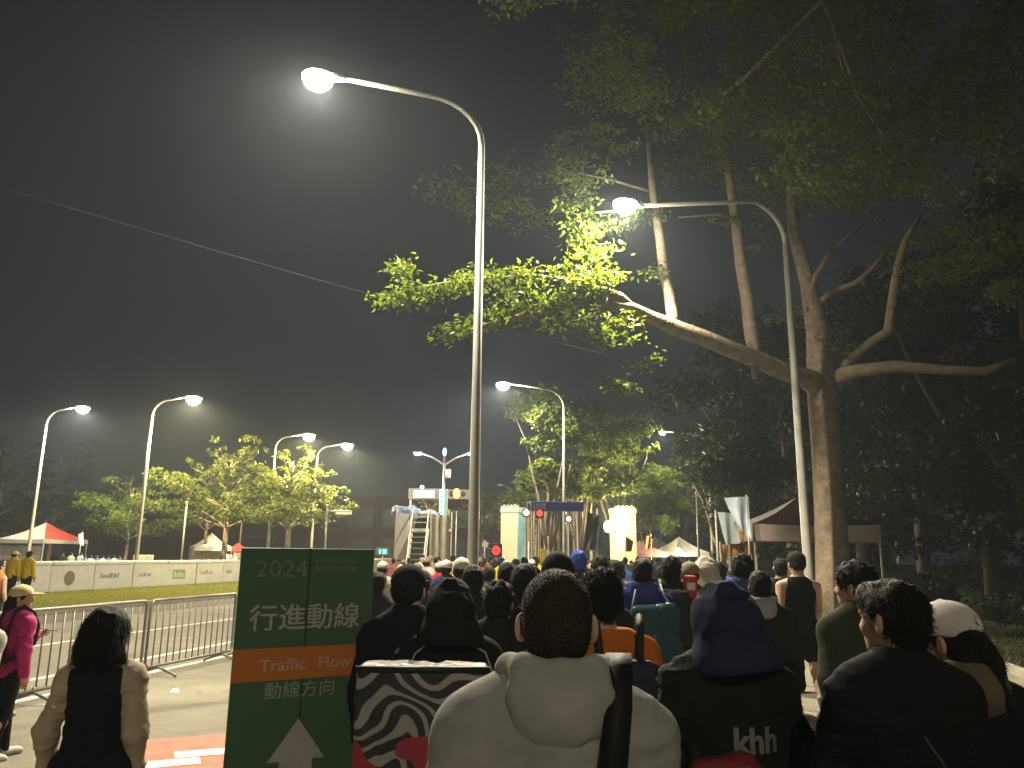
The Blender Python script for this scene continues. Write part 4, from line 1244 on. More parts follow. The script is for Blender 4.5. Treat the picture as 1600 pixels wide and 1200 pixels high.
def body_geo(pose, lod, bulk, yaw, tilt, roll):
    J = joints(pose, bulk); rb, rh = RES[lod][0], RES[lod][1]
    f = Field()
    f.ell((0, 0, 1.26), (.168 * bulk, .105 * bulk, .2)).ell((0, 0, 1.05), (.145 * bulk, .105 * bulk, .2), .05).ell((0, -.01, .92), (.16 * bulk, .115 * bulk, .12), .05)
    f.cone((-.145 * (.42 + .58 * bulk), -.012, 1.352), (.145 * (.42 + .58 * bulk), -.012, 1.352), .053, .055, .05)
    f.cone((0, -.03, 1.36), (0, -.018, 1.48), .06, .054, .04)
    for sd in (-1, 1):
        f.cone((0, -.02, 1.435), (.13 * sd, -.012, 1.368), .046, .048, .04)
        f.cone(J['sh', sd], J['el', sd], .054, .042, .035)
        m = J['el', sd] * .65 + J['wr', sd] * .35
        f.cone(J['el', sd], m, .042, .041, .02).cone(m, J['wr', sd], .041, .028, .02)
        h, k, a = J['hip', sd], J['knee', sd], J['ank', sd]
        f.cone(h, k, .086, .055, .04)
        cm = k * .68 + a * .32 + np.array((0, -.018, 0))
        f.cone(k, cm, .054, .054, .03).cone(cm, a, .054, .036, .03)
        f.cone(a + (0, -.02, -.035), a + (0, .12, -.05), .032, .026, .03)
    V, Q = f.mesh(rb)
    Vs, Qs, n = [V], [Q], len(V)
    hv, hq = head_geo(rh)
    Vs.append(hrot(hv, yaw, tilt, roll)); Qs.append(hq + n); n += len(hv)
    for sd in (-1, 1):
        a, b = place_hand(J, sd, .0045 if lod == 'near' else (.007 if lod == 'mid' else .011))
        Vs.append(a); Qs.append(b + n); n += len(a)
    V = np.concatenate(Vs); V[:, 2] += J['dz']
    return V, np.concatenate(Qs)

def top_geo(kind, pose, lod, bulk, seed):
    J = joints(pose, bulk); r = RES[lod][2]
    f = Field()
    b = bulk
    t = {'jacket': .026, 'hoodie': .03, 'puffer': .05, 'tee': .012, 'tank': .010, 'vest': .034, 'sweater': .016, 'coat': .03}[kind]
    f.ell((0, .0, 1.26), (.172 * b + t, .108 * b + t, .215)).ell((0, .0, 1.05), (.152 * b + t, .112 * b + t, .2), .06)
    f.ell((0, -.008, .90), (.165 * b + t, .122 * b + t, .16), .06)
    if kind == 'coat':
        f.cone((0, 0, .9), (0, 0, .5), .19 * b, .22 * b, .06)
    w = (.10 if kind == 'tank' else .135 if kind == 'vest' else .145) * (.42 + .58 * b)
    f.cone((-w, -.014, 1.350), (w, -.014, 1.350), .050 + t * .8, None, .06)
    for sd in (-1, 1):
        f.cone((0, -.022, 1.435), ((w - .02) * sd, -.014, 1.368), .043 + t, .046 + t, .04)
        if kind not in ('tank', 'vest'): f.cone((.04 * sd, -.028, 1.43), (.185 * sd * (.42 + .58 * b), -.016, 1.325), .046 + t, .055 + t, .05)
    long_ = kind in ('jacket', 'hoodie', 'puffer', 'sweater', 'coat')
    if long_ or kind == 'tee':
        for sd in (-1, 1):
            s_, e, w_ = J['sh', sd], J['el', sd], J['wr', sd]
            if long_:
                f.cone(s_, e, .047 + t * .8, .047 + t * .8, .05)
                f.cone(e, w_, .050 + t * .8, .036 + t * .7, .02)
                if kind in ('hoodie', 'puffer', 'sweater'):
                    f.cone(w_ * .85 + e * .15, w_, .034 + t * .3, None, .01)
            else:
                f.cone(s_, s_ * .35 + e * .65, .060 + t, .062 + t, .04)
    if kind not in ('tank', 'tee'):
        f.cone((0, -.025, 1.43), (0, -.018, 1.50), .06 + t * .6, .062 + t * .5, .02)
    f.cut((0, 0, 1), 1.505 if kind not in ('tank', 'tee') else 1.455)
    f.cut((0, 0, -1), {'coat': -.52, 'tank': -.80, 'tee': -.80, 'vest': -.82}.get(kind, -.80))
    V, Q = f.mesh(r)
    amp = {'tee': .009, 'tank': .006, 'puffer': .006}.get(kind, .020) * (1 if lod != 'far' else .6)
    V = folds(V, Q, amp, seed)
    if kind == 'puffer':
        N = vnormals(V, Q)
        V = V + N * (np.abs(np.sin(V[:, 2] * math.pi / .075)) ** .5 * .018 - .012)[:, None]
    V[:, 2] += J['dz']
    return V, Q
def hood_down_geo(lod, seed, big=1.0):
    r = RES[lod][2]
    f = Field()
    pts = [(-.045, .095, 1.395), (-.092, .045, 1.45), (-.105, -.025, 1.485), (-.075, -.085, 1.495), (0, -.108, 1.49), (.075, -.085, 1.495), (.105, -.025, 1.485), (.092, .045, 1.45), (.045, .095, 1.395)]
    for a, b in zip(pts[:-1], pts[1:]):
        f.cone(a, b, .027 * big, None, .02)
    f.ell((0, -.104, 1.435), (.118 * big, .046, .070), .035)
    f.ell((0, -.112, 1.385), (.10 * big, .030, .05), .04).ell((.0, -.165, 1.475), (.06, .018, .04), .025, sub=True)
    f.ell((0, -.04, 1.535), (.075, .075, .06), .02, sub=True)
    V, Q = f.mesh(r * .8)
    return folds(V, Q, .011, seed, (12, 12, 7)), Q
def legs_geo(kind, pose, lod, bulk, seed):
    J = joints(pose); r = RES[lod][2] * 1.25
    f = Field()
    f.ell((0, -.012, .94), (.17 * bulk, .128 * bulk, .13))
    t = {'trousers': .018, 'shorts': .03, 'leggings': .006, 'wide': .035}[kind]
    for sd in (-1, 1):
        h, k, a = J['hip', sd], J['knee', sd], J['ank', sd]
        if kind == 'shorts':
            f.cone(h, h * .42 + k * .58, .092 + t, .085 + t, .03)
        else:
            f.cone(h, k, .090 + t, .060 + t, .03).cone(k, a + (0, 0, -.01), .058 + t, .042 + t, .03)
    f.cut((0, 0, 1), 1.02)
    V, Q = f.mesh(r)
    V = folds(V, Q, .012 if kind != 'leggings' else .004, seed + 1, (8, 8, 12))
    V[:, 2] += J['dz']
    return V, Q
def shoe_geo(pose, sd, lod):
    J = joints(pose); a = J['ank', sd]; p = J['pitch', sd]
    R = np.array(Euler((-p, 0, 0)).to_matrix())
    f = Field()
    f.box((0, .055, -.045), (.045, .135, .030), .028).ell((0, .0, -.01), (.043, .06, .05), .03).ell((0, .10, -.03), (.042, .075, .036), .02)
    f.cut((0, 0, -1), .073)
    V, Q = f.mesh(.012 if lod != 'far' else .02)
    V = V @ R.T + a; V[:, 2] += J['dz']
    V[:, 2] = np.maximum(V[:, 2], .002)
    return V, Q
def blades(V, N, n, ln, wd, seed, curl=.5, stand=.45):
    rs = np.random.RandomState(seed)
    i = rs.randint(0, len(V), n)
    b = V[i] - N[i] * .004
    d = N[i] * stand + np.array((0, -.15, -.75)) + rs.normal(0, curl, (n, 3))
    d /= np.linalg.norm(d, axis=1)[:, None]
    sd = np.cross(d, N[i] + rs.normal(0, .3, (n, 3))); sd /= np.maximum(np.linalg.norm(sd, axis=1), 1e-6)[:, None]
    L = ln * rs.uniform(.5, 1.2, n)[:, None]
    m = b + d * L * .55 + N[i] * .004
    t = b + d * L + np.array((0, 0, -1)) * L * .15
    VV = np.stack([b - sd * wd, b + sd * wd, m + sd * wd * .8, m - sd * wd * .8, t + sd * wd * .2, t - sd * wd * .2], 1).reshape(-1, 3)
    k = np.arange(n)[:, None] * 6
    return VV, np.concatenate([k + np.array((0, 1, 2, 3)), k + np.array((3, 2, 4, 5))])
def hair_geo(kind, lod, seed, strands=0):
    r = RES[lod][3]
    f = Field()
    face = lambda: f.ell((0, .135, 1.545), (.088, .088, .098), .02, sub=True)
    if kind == 'buzz':
        f.ell((0, -.014, 1.612), (.083, .104, .096)).ell((0, -.05, 1.555), (.073, .058, .075), .03)
        face()
        for sd in (-1, 1): f.ell((.092 * sd, .004, 1.56), (.022, .03, .045), .01, sub=True)
        amp, fr = .002, 60
    elif kind in ('short', 'tied'):
        f.ell((0, -.016, 1.62), (.089, .110, .102)).ell((0, -.055, 1.56), (.079, .060, .082), .03).ell((0, .06, 1.665), (.06, .04, .035), .03)
        face()
        for sd in (-1, 1): f.ell((.096 * sd, .008, 1.555), (.024, .032, .045), .01, sub=True)
        if kind == 'tied':
            f.cone((0, -.13, 1.63), (0, -.155, 1.50), .028, .02, .02).cone((0, -.155, 1.50), (0, -.13, 1.40), .02, .008, .02)
        amp, fr = .011, 34
    elif kind == 'curly':
        f.ell((0, -.016, 1.625), (.095, .116, .106)).ell((0, -.06, 1.57), (.085, .062, .085), .03)
        face()
        for sd in (-1, 1): f.ell((.1 * sd, .012, 1.55), (.024, .032, .045), .01, sub=True)
        amp, fr = .022, 38
    elif kind == 'bob':
        f.ell((0, -.016, 1.622), (.106, .118, .106)).ell((0, -.055, 1.54), (.116, .085, .12), .04)
        f.cone((-.07, -.02, 1.53), (-.135, -.02, 1.44), .05, .024, .04).cone((.07, -.02, 1.53), (.135, -.02, 1.44), .045, .022, .04)
        f.cone((-.05, -.09, 1.5), (-.06, -.115, 1.42), .05, .02, .04).cone((.05, -.09, 1.5), (.06, -.115, 1.42), .05, .02, .04)
        f.ell((0, .14, 1.53), (.078, .10, .12), .02, sub=True)
        amp, fr = .012, 22
    elif kind == 'long':
        f.ell((0, -.016, 1.62), (.089, .110, .102)).ell((0, -.06, 1.52), (.095, .06, .13), .04)
        f.cone((-.04, -.10, 1.5), (-.05, -.14, 1.33), .055, .03, .05).cone((.04, -.10, 1.5), (.05, -.14, 1.33), .055, .03, .05)
        f.ell((0, .14, 1.53), (.08, .10, .12), .02, sub=True)
        amp, fr = .010, 22
    elif kind == 'under':       # hair under a cap
        f.ell((0, -.018, 1.60), (.085, .105, .09)).ell((0, -.055, 1.575), (.080, .060, .062), .03)
        face(); f.cut((0, 0, 1), 1.645)
        for sd in (-1, 1): f.ell((.096 * sd, .006, 1.555), (.024, .03, .045), .01, sub=True)
        amp, fr = .008, 34
    elif kind == 'under_long':
        f.ell((0, -.018, 1.60), (.085, .105, .09)).ell((0, -.06, 1.53), (.090, .065, .11), .03)
        f.cone((0, -.10, 1.52), (0, -.14, 1.38), .06, .03, .04)
        f.ell((0, .14, 1.53), (.078, .10, .12), .02, sub=True); f.cut((0, 0, 1), 1.645)
        amp, fr = .010, 26
    V, Q = f.mesh(r)
    N = vnormals(V, Q)
    V = V + N * ((vnoise(V * fr, seed) - .5) * amp + (vnoise(V * np.array((fr * 1.6, fr * 1.6, fr * .4)), seed + 5) - .5) * amp)[:, None]
    if strands:
        up = V[:, 2] > 1.47
        ln, wd, st, cu = {'buzz': (.006, .0007, .8, .4), 'curly': (.022, .0016, .8, .9), 'bob': (.075, .0016, .12, .14), 'long': (.09, .0016, .15, .2)}.get(kind, (.022, .0013, .26, .36))
        bv, bq = blades(V[up], N[up], strands, ln, wd, seed, cu, st)
        Q = np.concatenate([Q, bq + len(V)]); V = np.concatenate([V, bv])
    return V, Q
def cap_geo(part, lod, hole):
    r = RES[lod][3] * .8
    f = Field()
    if part == 'crown':
        f.ell((0, -.012, 1.632), (.096, .118, .094)).cut((0, .16, -1), -1.605)
        if hole: f.ell((0, -.135, 1.645), (.032, .035, .02), .006, sub=True)
        f.ell((0, -.012, 1.728), (.009, .009, .008), .006)
    elif part == 'brim':
        f.ell((0, .125, 1.628), (.082, .090, .011))
        f.ell((0, .02, 1.632), (.094, .09, .06), .005, sub=True)
    elif part == 'beanie':
        f.ell((0, -.014, 1.625), (.094, .115, .108)).cone((-.0, -.014, 1.59), (0, -.014, 1.60), .09, None, .02)
        f.cut((0, .1, -1), -1.575)
    elif part == 'hood':
        f.ell((0, -.03, 1.607), (.112, .130, .128)).ell((0, -.115, 1.585), (.085, .055, .09), .06)
        f.cone((0, -.035, 1.55), (0, -.05, 1.42), .108, .145, .06).cone((-.06, -.07, 1.43), (.06, -.07, 1.43), .10, None, .05)
        f.ell((0, .16, 1.575), (.088, .125, .115), .02, sub=True)
        f.cut((0, 0, -1), -1.41)
    V, Q = f.mesh(r)
    if part == 'hood': V = folds(V, Q, .030, 4, (7, 7, 6))
    if part == 'beanie': V = V + vnormals(V, Q) * (np.sin(np.arctan2(V[:, 0], V[:, 1]) * 40) * .0015)[:, None]
    return V, Q
_wm = {}
def pmesh(name, key, fn):
    if key not in _wm:
        V, Q = fn()
        _wm[key] = to_mesh(name, V, Q.astype(np.int32), True)
    return _wm[key]
HT = {'hair': 1.722, 'cap': 1.732, 'beanie': 1.735, 'hood': 1.742, 'curly': 1.735, 'buzz': 1.708}
def person(label, px, py, Y, top='jacket', tc=(.02, .02, .022), hair='short', hc='hair', hat=None, hatc=None, legs='trousers', lc=(.02, .02, .024),
           pose='walk1', rz=None, lod='mid', bulk=1.0, yaw=0, tilt=0, roll=0, seed=1, group=None, strands=None, shoe=(.05, .05, .05), hood=None,
           tm=cloth, sleeves=None, hole=False, cat='person', skin='skin', brimc=None, height=None, xyz=None):
    if strands is None: strands = 1400 if lod == 'mid' else 0
    J = joints(pose)
    tall = (HT[hat] if hat else HT.get(hair, HT['hair'])) + J['dz']
    if xyz is None:
        p = at(px, py, Y)
    else:
        p = Vector(xyz)
    sc = (height or p.z) / tall
    r = thing('person', label, cat, (p.x, p.y, 0), RANG if rz is None else rz, group)
    r.scale = (sc, sc, sc)
    bk = round(bulk, 2)
    V = lambda fn: (lambda: (lambda vq: (hrot(vq[0], yaw, tilt, roll) + np.array((0, 0, J['dz'])), vq[1]))(fn()))
    add('body', pmesh('body', ('body', pose, lod, bk, yaw, tilt, roll), lambda: body_geo(pose, lod, bk, yaw, tilt, roll)), r, mat=M[skin])
    hk = (yaw, tilt, roll, round(J['dz'], 4))
    if hat in ('cap',) and hair not in ('under', 'under_long'): hair = 'under'
    if hat != 'hood':
        add('hair', pmesh('hair', ('hair', hair, lod, seed if lod == 'near' else seed % 3, strands, hk), V(lambda: hair_geo(hair, lod, seed, strands))), r, mat=M[hc])
    if lod != 'far':
        for sd in (-1, 1):
            add('eye', pmesh('eye', ('eye', sd, hk), V(lambda: Field().ell((.031 * sd, .0775, 1.588), (.012, .012, .012)).mesh(.006))), r, mat=M['eye'])
    t = add(top, pmesh(top, ('top', top, pose, lod, bk, seed if lod == 'near' else seed % 2), lambda: top_geo(top, pose, lod, bk, seed)), r, mat=tm(tc))
    if sleeves:
        add('sweater', pmesh('sweater', ('top', 'sweater', pose, lod, bk, seed), lambda: top_geo('sweater', pose, lod, bk, seed)), r, mat=cloth(sleeves))
    if hood:
        add('hood', pmesh('hood', ('hooddown', lod, seed if lod == 'near' else 0, round(J['dz'], 4)),
                          lambda: (lambda vq: (vq[0] + np.array((0, 0, J['dz'])), vq[1]))(hood_down_geo(lod, seed))), t, mat=tm(hood))
    add(legs, pmesh(legs, ('legs', legs, pose, lod, bk), lambda: legs_geo(legs, pose, lod, bk, seed)), r, mat=cloth(lc))
    for sd in (-1, 1):
        add('shoe', pmesh('shoe', ('shoe', pose, sd, lod), lambda: shoe_geo(pose, sd, lod)), r, mat=mat('shoe', shoe, .6))
    if hat == 'cap':
        c = add('cap', pmesh('cap', ('cap', lod, hole, hk), V(lambda: cap_geo('crown', lod, hole))), r, mat=cloth(hatc))
        add('brim', pmesh('brim', ('brim', lod, hk), V(lambda: cap_geo('brim', lod, hole))), c, mat=cloth(brimc or hatc))
    elif hat:
        add({'beanie': 'knit_hat', 'hood': 'hood'}[hat], pmesh(hat, (hat, lod, hk), V(lambda: cap_geo(hat, lod, hole))), r, mat=(tm if hat == 'hood' else cloth)(hatc))
    r['dz'] = J['dz']
    return r
def worn(name, label, cat, pr, group=None):
    """an Empty for something a person wears or holds: same frame as the person"""
    o = thing(name, label, cat, pr.location, pr.rotation_euler.z, group)
    o.scale = pr.scale
    return o
def backpack(pr, label, col, pocket=None, strap=(.02, .02, .02), w=.15, h=.21, d=.085, z=1.2, y=-.215, tm=nylon, seed=1, group=None):
    o = worn('backpack', label, 'backpack', pr, group)
    dz = pr['dz']
    def sh(fn):
        V, Q = fn; V = V.copy(); V[:, 2] += dz
        return V, Q
    add('bag', pmesh('bag', ('bag', w, h, d, z, y, seed, dz), lambda: sh((lambda vq: (folds(vq[0], vq[1], .016, seed), vq[1]))(
        Field().box((0, y, z), (w, d, h), .06, .03).mesh(.014)))), o, mat=tm(col))
    add('pocket', pmesh('pocket', ('pocket', w, h, d, z, y, dz), lambda: sh((lambda vq: (folds(vq[0], vq[1], .010, seed + 2), vq[1]))(
        Field().box((0, y - d - .01, z - h * .35), (w * .8, .035, h * .5), .03, .02).mesh(.012)))), o, mat=tm(pocket or col))
    for sd in (-1, 1):
        b = MB()
        pts = [(.085 * sd, y + d * .7, z + h * .8), (.10 * sd, -.10, 1.465), (.105 * sd, -.015, 1.505), (.11 * sd, .09, 1.44), (.115 * sd, .155, 1.30), (.14 * sd, .12, 1.12), (.16 * sd, -.05, 1.02), (.13 * sd, y + .05, z - h * .7)]
        b.tube([(p[0], p[1], p[2] + dz) for p in pts], .018, 8)
        b.build('strap', nylon(strap), o, True)
    return o
# ================================================================== GREEN SIGN
def text_mesh(s, size, bold=0.0, align='CENTER'):
    cu = bpy.data.curves.new('lettering', 'FONT')
    cu.body = s; cu.size = size; cu.align_x = align; cu.align_y = 'CENTER'; cu.offset = bold; cu.resolution_u = 3
    o = bpy.data.objects.new('lettering', cu)
    COL.objects.link(o)
    dg = bpy.context.evaluated_depsgraph_get()
    dg.update()
    me = bpy.data.meshes.new_from_object(o.evaluated_get(dg))
    me.name = 'lettering'
    bpy.data.objects.remove(o)
    bpy.data.curves.remove(cu)
    return me
pl_, pr_ = at(366, 1042, 4.12), at(570, 1026, 4.48)
# both ends of the sign at their own distance; the board stands upright between them
la, lb = Vector((at(378, 858, 4.12).x, 4.12, 0)), Vector((at(586, 856, 4.48).x, 4.48, 0))
SW = (lb - la).length
srz = math.atan2(lb.y - la.y, lb.x - la.x)
SH = at(480, 857, 4.3).z
sg = thing('direction_sign', 'tall green and orange direction sign with white arrow and Chinese characters', 'sign', (la + lb) / 2, srz)
green = mat('sign_green', (.052, .118, .062), .5, var=.08, scale=2, bump=.12, bscale=3, spec=.35)
orange = mat('sign_orange', (.50, .155, .025), .5, var=.06, scale=2)
ink = mat('sign_ink', (.38, .35, .345), .6, var=.08)
faint = mat('sign_faint_ink', (.11, .16, .11), .6, var=.1)
hw = SW / 2
sy = lambda y: at(470, y, 4.3).z
MB().box((-hw, 0, .06), (-.004, .018, SH), .004).build('board', green, sg)
MB().box((.004, .002, .06), (hw, .018, SH), .004).build('board', green, sg)
MB().box((-.0038, .006, .06), (.0038, .016, SH)).build('fold', mat('sign_fold', (.01, .05, .02), .7), sg)
MB().box((-hw + .001, -.004, sy(1060)), (hw - .001, -.0005, sy(1010))).build('orange_band', orange, sg)
for sd in (-1, 1):
    MB().box((sd * (hw - .06) - .02, -.16, 0), (sd * (hw - .06) + .02, .30, .03), .005).tube([(sd * (hw - .06), .03, .03), (sd * (hw - .06), .03, SH * .9)], .012, 8).build('stand', M['galv'], sg)
def letter(s, size, x, y, m, bold=0.0, align='CENTER', dy=-.003, sx=1.0):
    me = text_mesh(s, size, bold, align)
    o = add('lettering', me, sg, (x, dy, y), (math.pi / 2, 0, 0), m)
    o.scale = (sx, 1, 1)
    return o
letter('2024', .125, -hw + .075, sy(890), mat('sign_outline_ink', (.15, .19, .15), .5), .0, 'LEFT', sx=1.12)
letter('行進動線', .142, -.006, sy(966), ink, 0, sx=1.05)
letter('行進動線', .142, -.0025, sy(966.6), ink, 0, dy=-.0034, sx=1.05)
letter('Traffic', .080, -.11, sy(1037), mat('sign_band_ink', (.50, .34, .28), .6), .0008, dy=-.0065, sx=1.18)
letter('Flow', .080, .165, sy(1037), mat('sign_band_ink', (.50, .34, .28), .6), .0008, dy=-.0065, sx=1.18)
letter('動線方向', .090, -.01, sy(1078), mat('sign_small_ink', (.30, .33, .28), .6), 0, sx=1.05)
fm_ = MB()
rs = random.Random(4)
for row in range(2):
    x = .03
    while x < hw - .10:
        w = rs.uniform(.012, .026)
        z = sy(879 + row * 13)
        fm_.poly([(x, -.002, z), (x + w, -.002, z), (x + w, -.002, z + .026), (x, -.002, z + .026)])
        x += w + rs.uniform(.006, .012)
fm_.build('fine_print', faint, sg)
ax, a0, a1 = -.01, sy(1122), sy(1215)
MB().poly([(ax, -.003, a0), (ax - .148, -.003, sy(1187)), (ax - .085, -.003, sy(1187)), (ax - .085, -.003, sy(1290)), (ax + .085, -.003, sy(1290)), (ax + .085, -.003, sy(1187)), (ax + .148, -.003, sy(1187))]).build('arrow', ink, sg)

# ================================================================== PRINTED COVER
pm_ = bpy.data.materials.new('swirl_print')
pm_.use_nodes = True
nt = pm_.node_tree; b_ = nt.nodes['Principled BSDF']
tc_ = nt.nodes.new('ShaderNodeTexCoord')
nz = nd(nt, 'ShaderNodeTexNoise', Scale=2.6, Detail=1.0)
nt.links.new(tc_.outputs['Object'], nz.inputs['Vector'])
va = nt.nodes.new('ShaderNodeVectorMath'); va.operation = 'MULTIPLY_ADD'
va.inputs[1].default_value = (.55, .1, .55)
nt.links.new(nz.outputs['Color'], va.inputs[0]); nt.links.new(tc_.outputs['Object'], va.inputs[2])
wv = nd(nt, 'ShaderNodeTexWave', Scale=3.3, Distortion=15.0, Detail=1.0); wv.wave_type = 'RINGS'; wv.rings_direction = 'Y'
nt.links.new(va.outputs[0], wv.inputs['Vector'])
r1 = nt.nodes.new('ShaderNodeValToRGB'); r1.color_ramp.interpolation = 'EASE'
r1.color_ramp.elements[0].position, r1.color_ramp.elements[1].position = .62, .72
r1.color_ramp.elements[0].color = (.014, .014, .018, 1); r1.color_ramp.elements[1].color = (.27, .25, .235, 1)
nt.links.new(wv.outputs['Fac'], r1.inputs[0])
n2 = nd(nt, 'ShaderNodeTexNoise', Scale=3.4, Detail=2.0)
nt.links.new(tc_.outputs['Object'], n2.inputs['Vector'])
r2 = nt.nodes.new('ShaderNodeValToRGB'); r2.color_ramp.interpolation = 'CONSTANT'
r2.color_ramp.elements[0].color = (0, 0, 0, 1); r2.color_ramp.elements[1].position = .60; r2.color_ramp.elements[1].color = (1, 1, 1, 1)
nt.links.new(n2.outputs['Fac'], r2.inputs[0])
mx = nt.nodes.new('ShaderNodeMixRGB'); mx.inputs[2].default_value = (.30, .022, .045, 1)
nt.links.new(r2.outputs[0], mx.inputs[0]); nt.links.new(r1.outputs[0], mx.inputs[1])
nt.links.new(mx.outputs[0], b_.inputs['Base Color']); b_.inputs['Roughness'].default_value = .55
pa, pb = at(553, 1044, 3.35), at(762, 1044, 3.35)
pc = thing('printed_cover', 'black cloth-covered stand printed with white swirls and red shapes', 'covered stand', ((pa.x + pb.x) / 2, 3.50, 0), .03)
w = (pb.x - pa.x) / 2
V, Q = Field().box((0, 0, pa.z / 2), (w, .10, pa.z / 2), .02).mesh(.014)
V = folds(V, Q, .012, 12, (14, 6, 3)); V[:, 2] = np.maximum(V[:, 2], .002)
add('cover', to_mesh('cover', V, Q.astype(np.int32), True), pc, mat=pm_)
MB().tube([(-w - .004, -.10, pa.z - .01), (w + .004, -.10, pa.z - .01)], .014, 8).build('top_bar', M['black'], pc, True)

# ================================================================== THE WALKERS, near to far
BK, NV, CH = (.010, .010, .011), (.011, .013, .026), (.030, .030, .031)
g_near = None
A = person('broad man in a pale grey hoodie with cropped dark hair, centre front', 868, 888, 1.95, 'hoodie', (.28, .278, .268), 'buzz', 'hair_brown', legs='trousers', lc=CH, pose='stroll', lod='near',
           bulk=1.0, yaw=-6, rz=.05, seed=3, strands=9000, hood=(.29, .288, .278))
o = worn('shoulder_bag', 'black bag slung by a wide strap over the grey hoodie shoulder', 'bag', A)
dz = A['dz']
b = MB()
sp = [(.165, .10, 1.34), (.155, .06, 1.455), (.145, .0, 1.497), (.135, -.06, 1.478), (.12, -.125, 1.40), (.10, -.155, 1.28), (.08, -.158, 1.15), (.07, -.165, 1.0), (.06, -.18, .92)]
V, F = [], []
for i, p in enumerate(sp):
    for sd in (-1, 1): V += [(p[0] + .030 * sd, p[1], p[2] + dz + .012), (p[0] + .030 * sd, p[1] - .010, p[2] + dz + .022)]
for i in range(len(sp) - 1):
    a = 4 * i; c = 4 * (i + 1)
    F += [(a, a + 2, c + 2, c), (a + 1, c + 1, c + 3, a + 3), (a, c, c + 1, a + 1), (a + 2, a + 3, c + 3, c + 2)]
b.addv(V, F).build('strap', nylon(BK), o, True)
V, Q = Field().box((.03, -.25, .86 + dz), (.17, .08, .13), .05).mesh(.014)
add('bag', to_mesh('bag', folds(V, Q, .014, 5), Q.astype(np.int32), True), o, mat=nylon(BK))

P_ = person('woman in a white cap and dark jacket with pale sleeve stripe, right edge', 1483, 934, 2.85, 'jacket', BK, 'under_long', 'hair', 'cap', (.50, .46, .43), 'leggings', BK, 'walk2', lod='near', yaw=38, tilt=-8, seed=5,
            strands=2500, hole=True, brimc=(.42, .16, .14), rz=.10, hood=(.10, .08, .055))
O_ = person('man in a plain black jacket with tousled hair, head turned left, lower right', 1390, 903, 2.75, 'jacket', BK, 'short', 'hair', pose='phone', lod='near', bulk=.94, yaw=32, seed=7, strands=7000, rz=.02)
K_ = person('person in a black jacket with lettered back and raised navy hood', 1130, 904, 3.1, 'jacket', (.011, .012, .012), hat='hood', hatc=(.020, .022, .055), hair='short', legs='trousers', lc=(.03, .03, .03), pose='stand', lod='near', bulk=1.02,
            yaw=8, roll=-6, seed=9, rz=.06)
C_ = person('person in a black jacket with its black hood pulled up, behind the printed cover', 706, 901, 4.1, 'jacket', BK, hat='hood', hatc=(.012, .012, .013), hair='short', pose='pocket', lod='near', bulk=1.05, seed=11, rz=0)
B_ = person('man in a dark flat cap and navy jacket beside the green sign', 640, 879, 4.35, 'jacket', (.010, .011, .016), hat='cap', hatc=(.020, .021, .027), hair='under', pose='stand', lod='near', seed=13, yaw=-10, rz=.0, strands=0, bulk=.90)
Q_ = person('woman with a dark bob, black vest and beige fleece sleeves, lower left', 172, 946, 3.95, 'vest', (.010, .011, .013), 'bob', 'hair', legs='wide', lc=(.014, .014, .016), pose='carry', lod='near', bulk=.80, yaw=-28, seed=15, strands=9000,
            sleeves=(.40, .33, .23), rz=.15, tm=cloth)
R_ = person('woman in a magenta jacket and cream cap holding a phone, left edge', 37, 912, 7.3, 'jacket', (.36, .022, .135), 'under_long', 'hair', 'cap', (.55, .46, .26), 'leggings', (.012, .012, .014), 'phone', lod='near', bulk=.92, yaw=-42, seed=17, strands=1200,
            rz=-.5, shoe=(.40, .38, .34), tm=nylon, brimc=(.56, .48, .30))
H_ = person('man in an orange shirt with curly dark hair and a navy backpack', 938, 885, 3.9, 'tee', (.46, .125, .012), 'curly', 'hair', pose='walk1', lod='near', bulk=1.08, yaw=8, seed=19, strands=6000, rz=-.05, legs='trousers', lc=CH)
N_ = person('man in an olive jacket looking left, walking by the large trunk', 1334, 875, 4.9, 'jacket', (.040, .044, .027), 'curly', 'hair', pose='walk1', lod='near', bulk=.86, yaw=48, seed=21, strands=3500, rz=.0, legs='trousers', lc=(.03, .034, .028))
M_ = person('runner in a black sleeveless top and shorts with bare arms and legs', 1243, 860, 9.7, 'tank', BK, 'short', 'hair', 'cap', (.02, .02, .02), 'shorts', BK, 'walk1', lod='near', bulk=1.0, yaw=10, seed=23, rz=-.05, shoe=(.5, .5, .48))
for sd in (-1, 1):      # white socks of the runner
    J = joints('walk1'); a_ = J['ank', sd]; k_n = J['knee', sd]
    V, Q = Field().cone(a_ + (0, 0, -.02), a_ * .72 + k_n * .28, .046, .055).mesh(.012); V[:, 2] += J['dz']
    add('sock', to_mesh('sock', V, Q.astype(np.int32), True), M_, mat=mat('sock', (.5, .48, .44), .9))

hp_ = backpack(H_, 'navy backpack with black straps on the man in the orange shirt', (.018, .019, .042), (.022, .022, .05), w=.165, h=.19, z=1.15, y=-.23, tm=nylon, seed=3)
hp_.location.x += .075
o = worn('red_bag', 'dark red bag hanging at the hip of the lettered black jacket', 'bag', K_)
V, Q = Field().box((-.10, -.20, .99 + K_['dz']), (.13, .055, .15), .05).mesh(.013)
add('bag', to_mesh('bag', folds(V, Q, .02, 8), Q.astype(np.int32), True), o, mat=nylon((.16, .022, .022)))
MB().tube([(-.18, -.19, 1.12 + K_['dz']), (-.19, -.14, 1.17 + K_['dz']), (-.20, -.06, 1.15 + K_['dz'])], .010, 8).build('strap', nylon(BK), o, True)
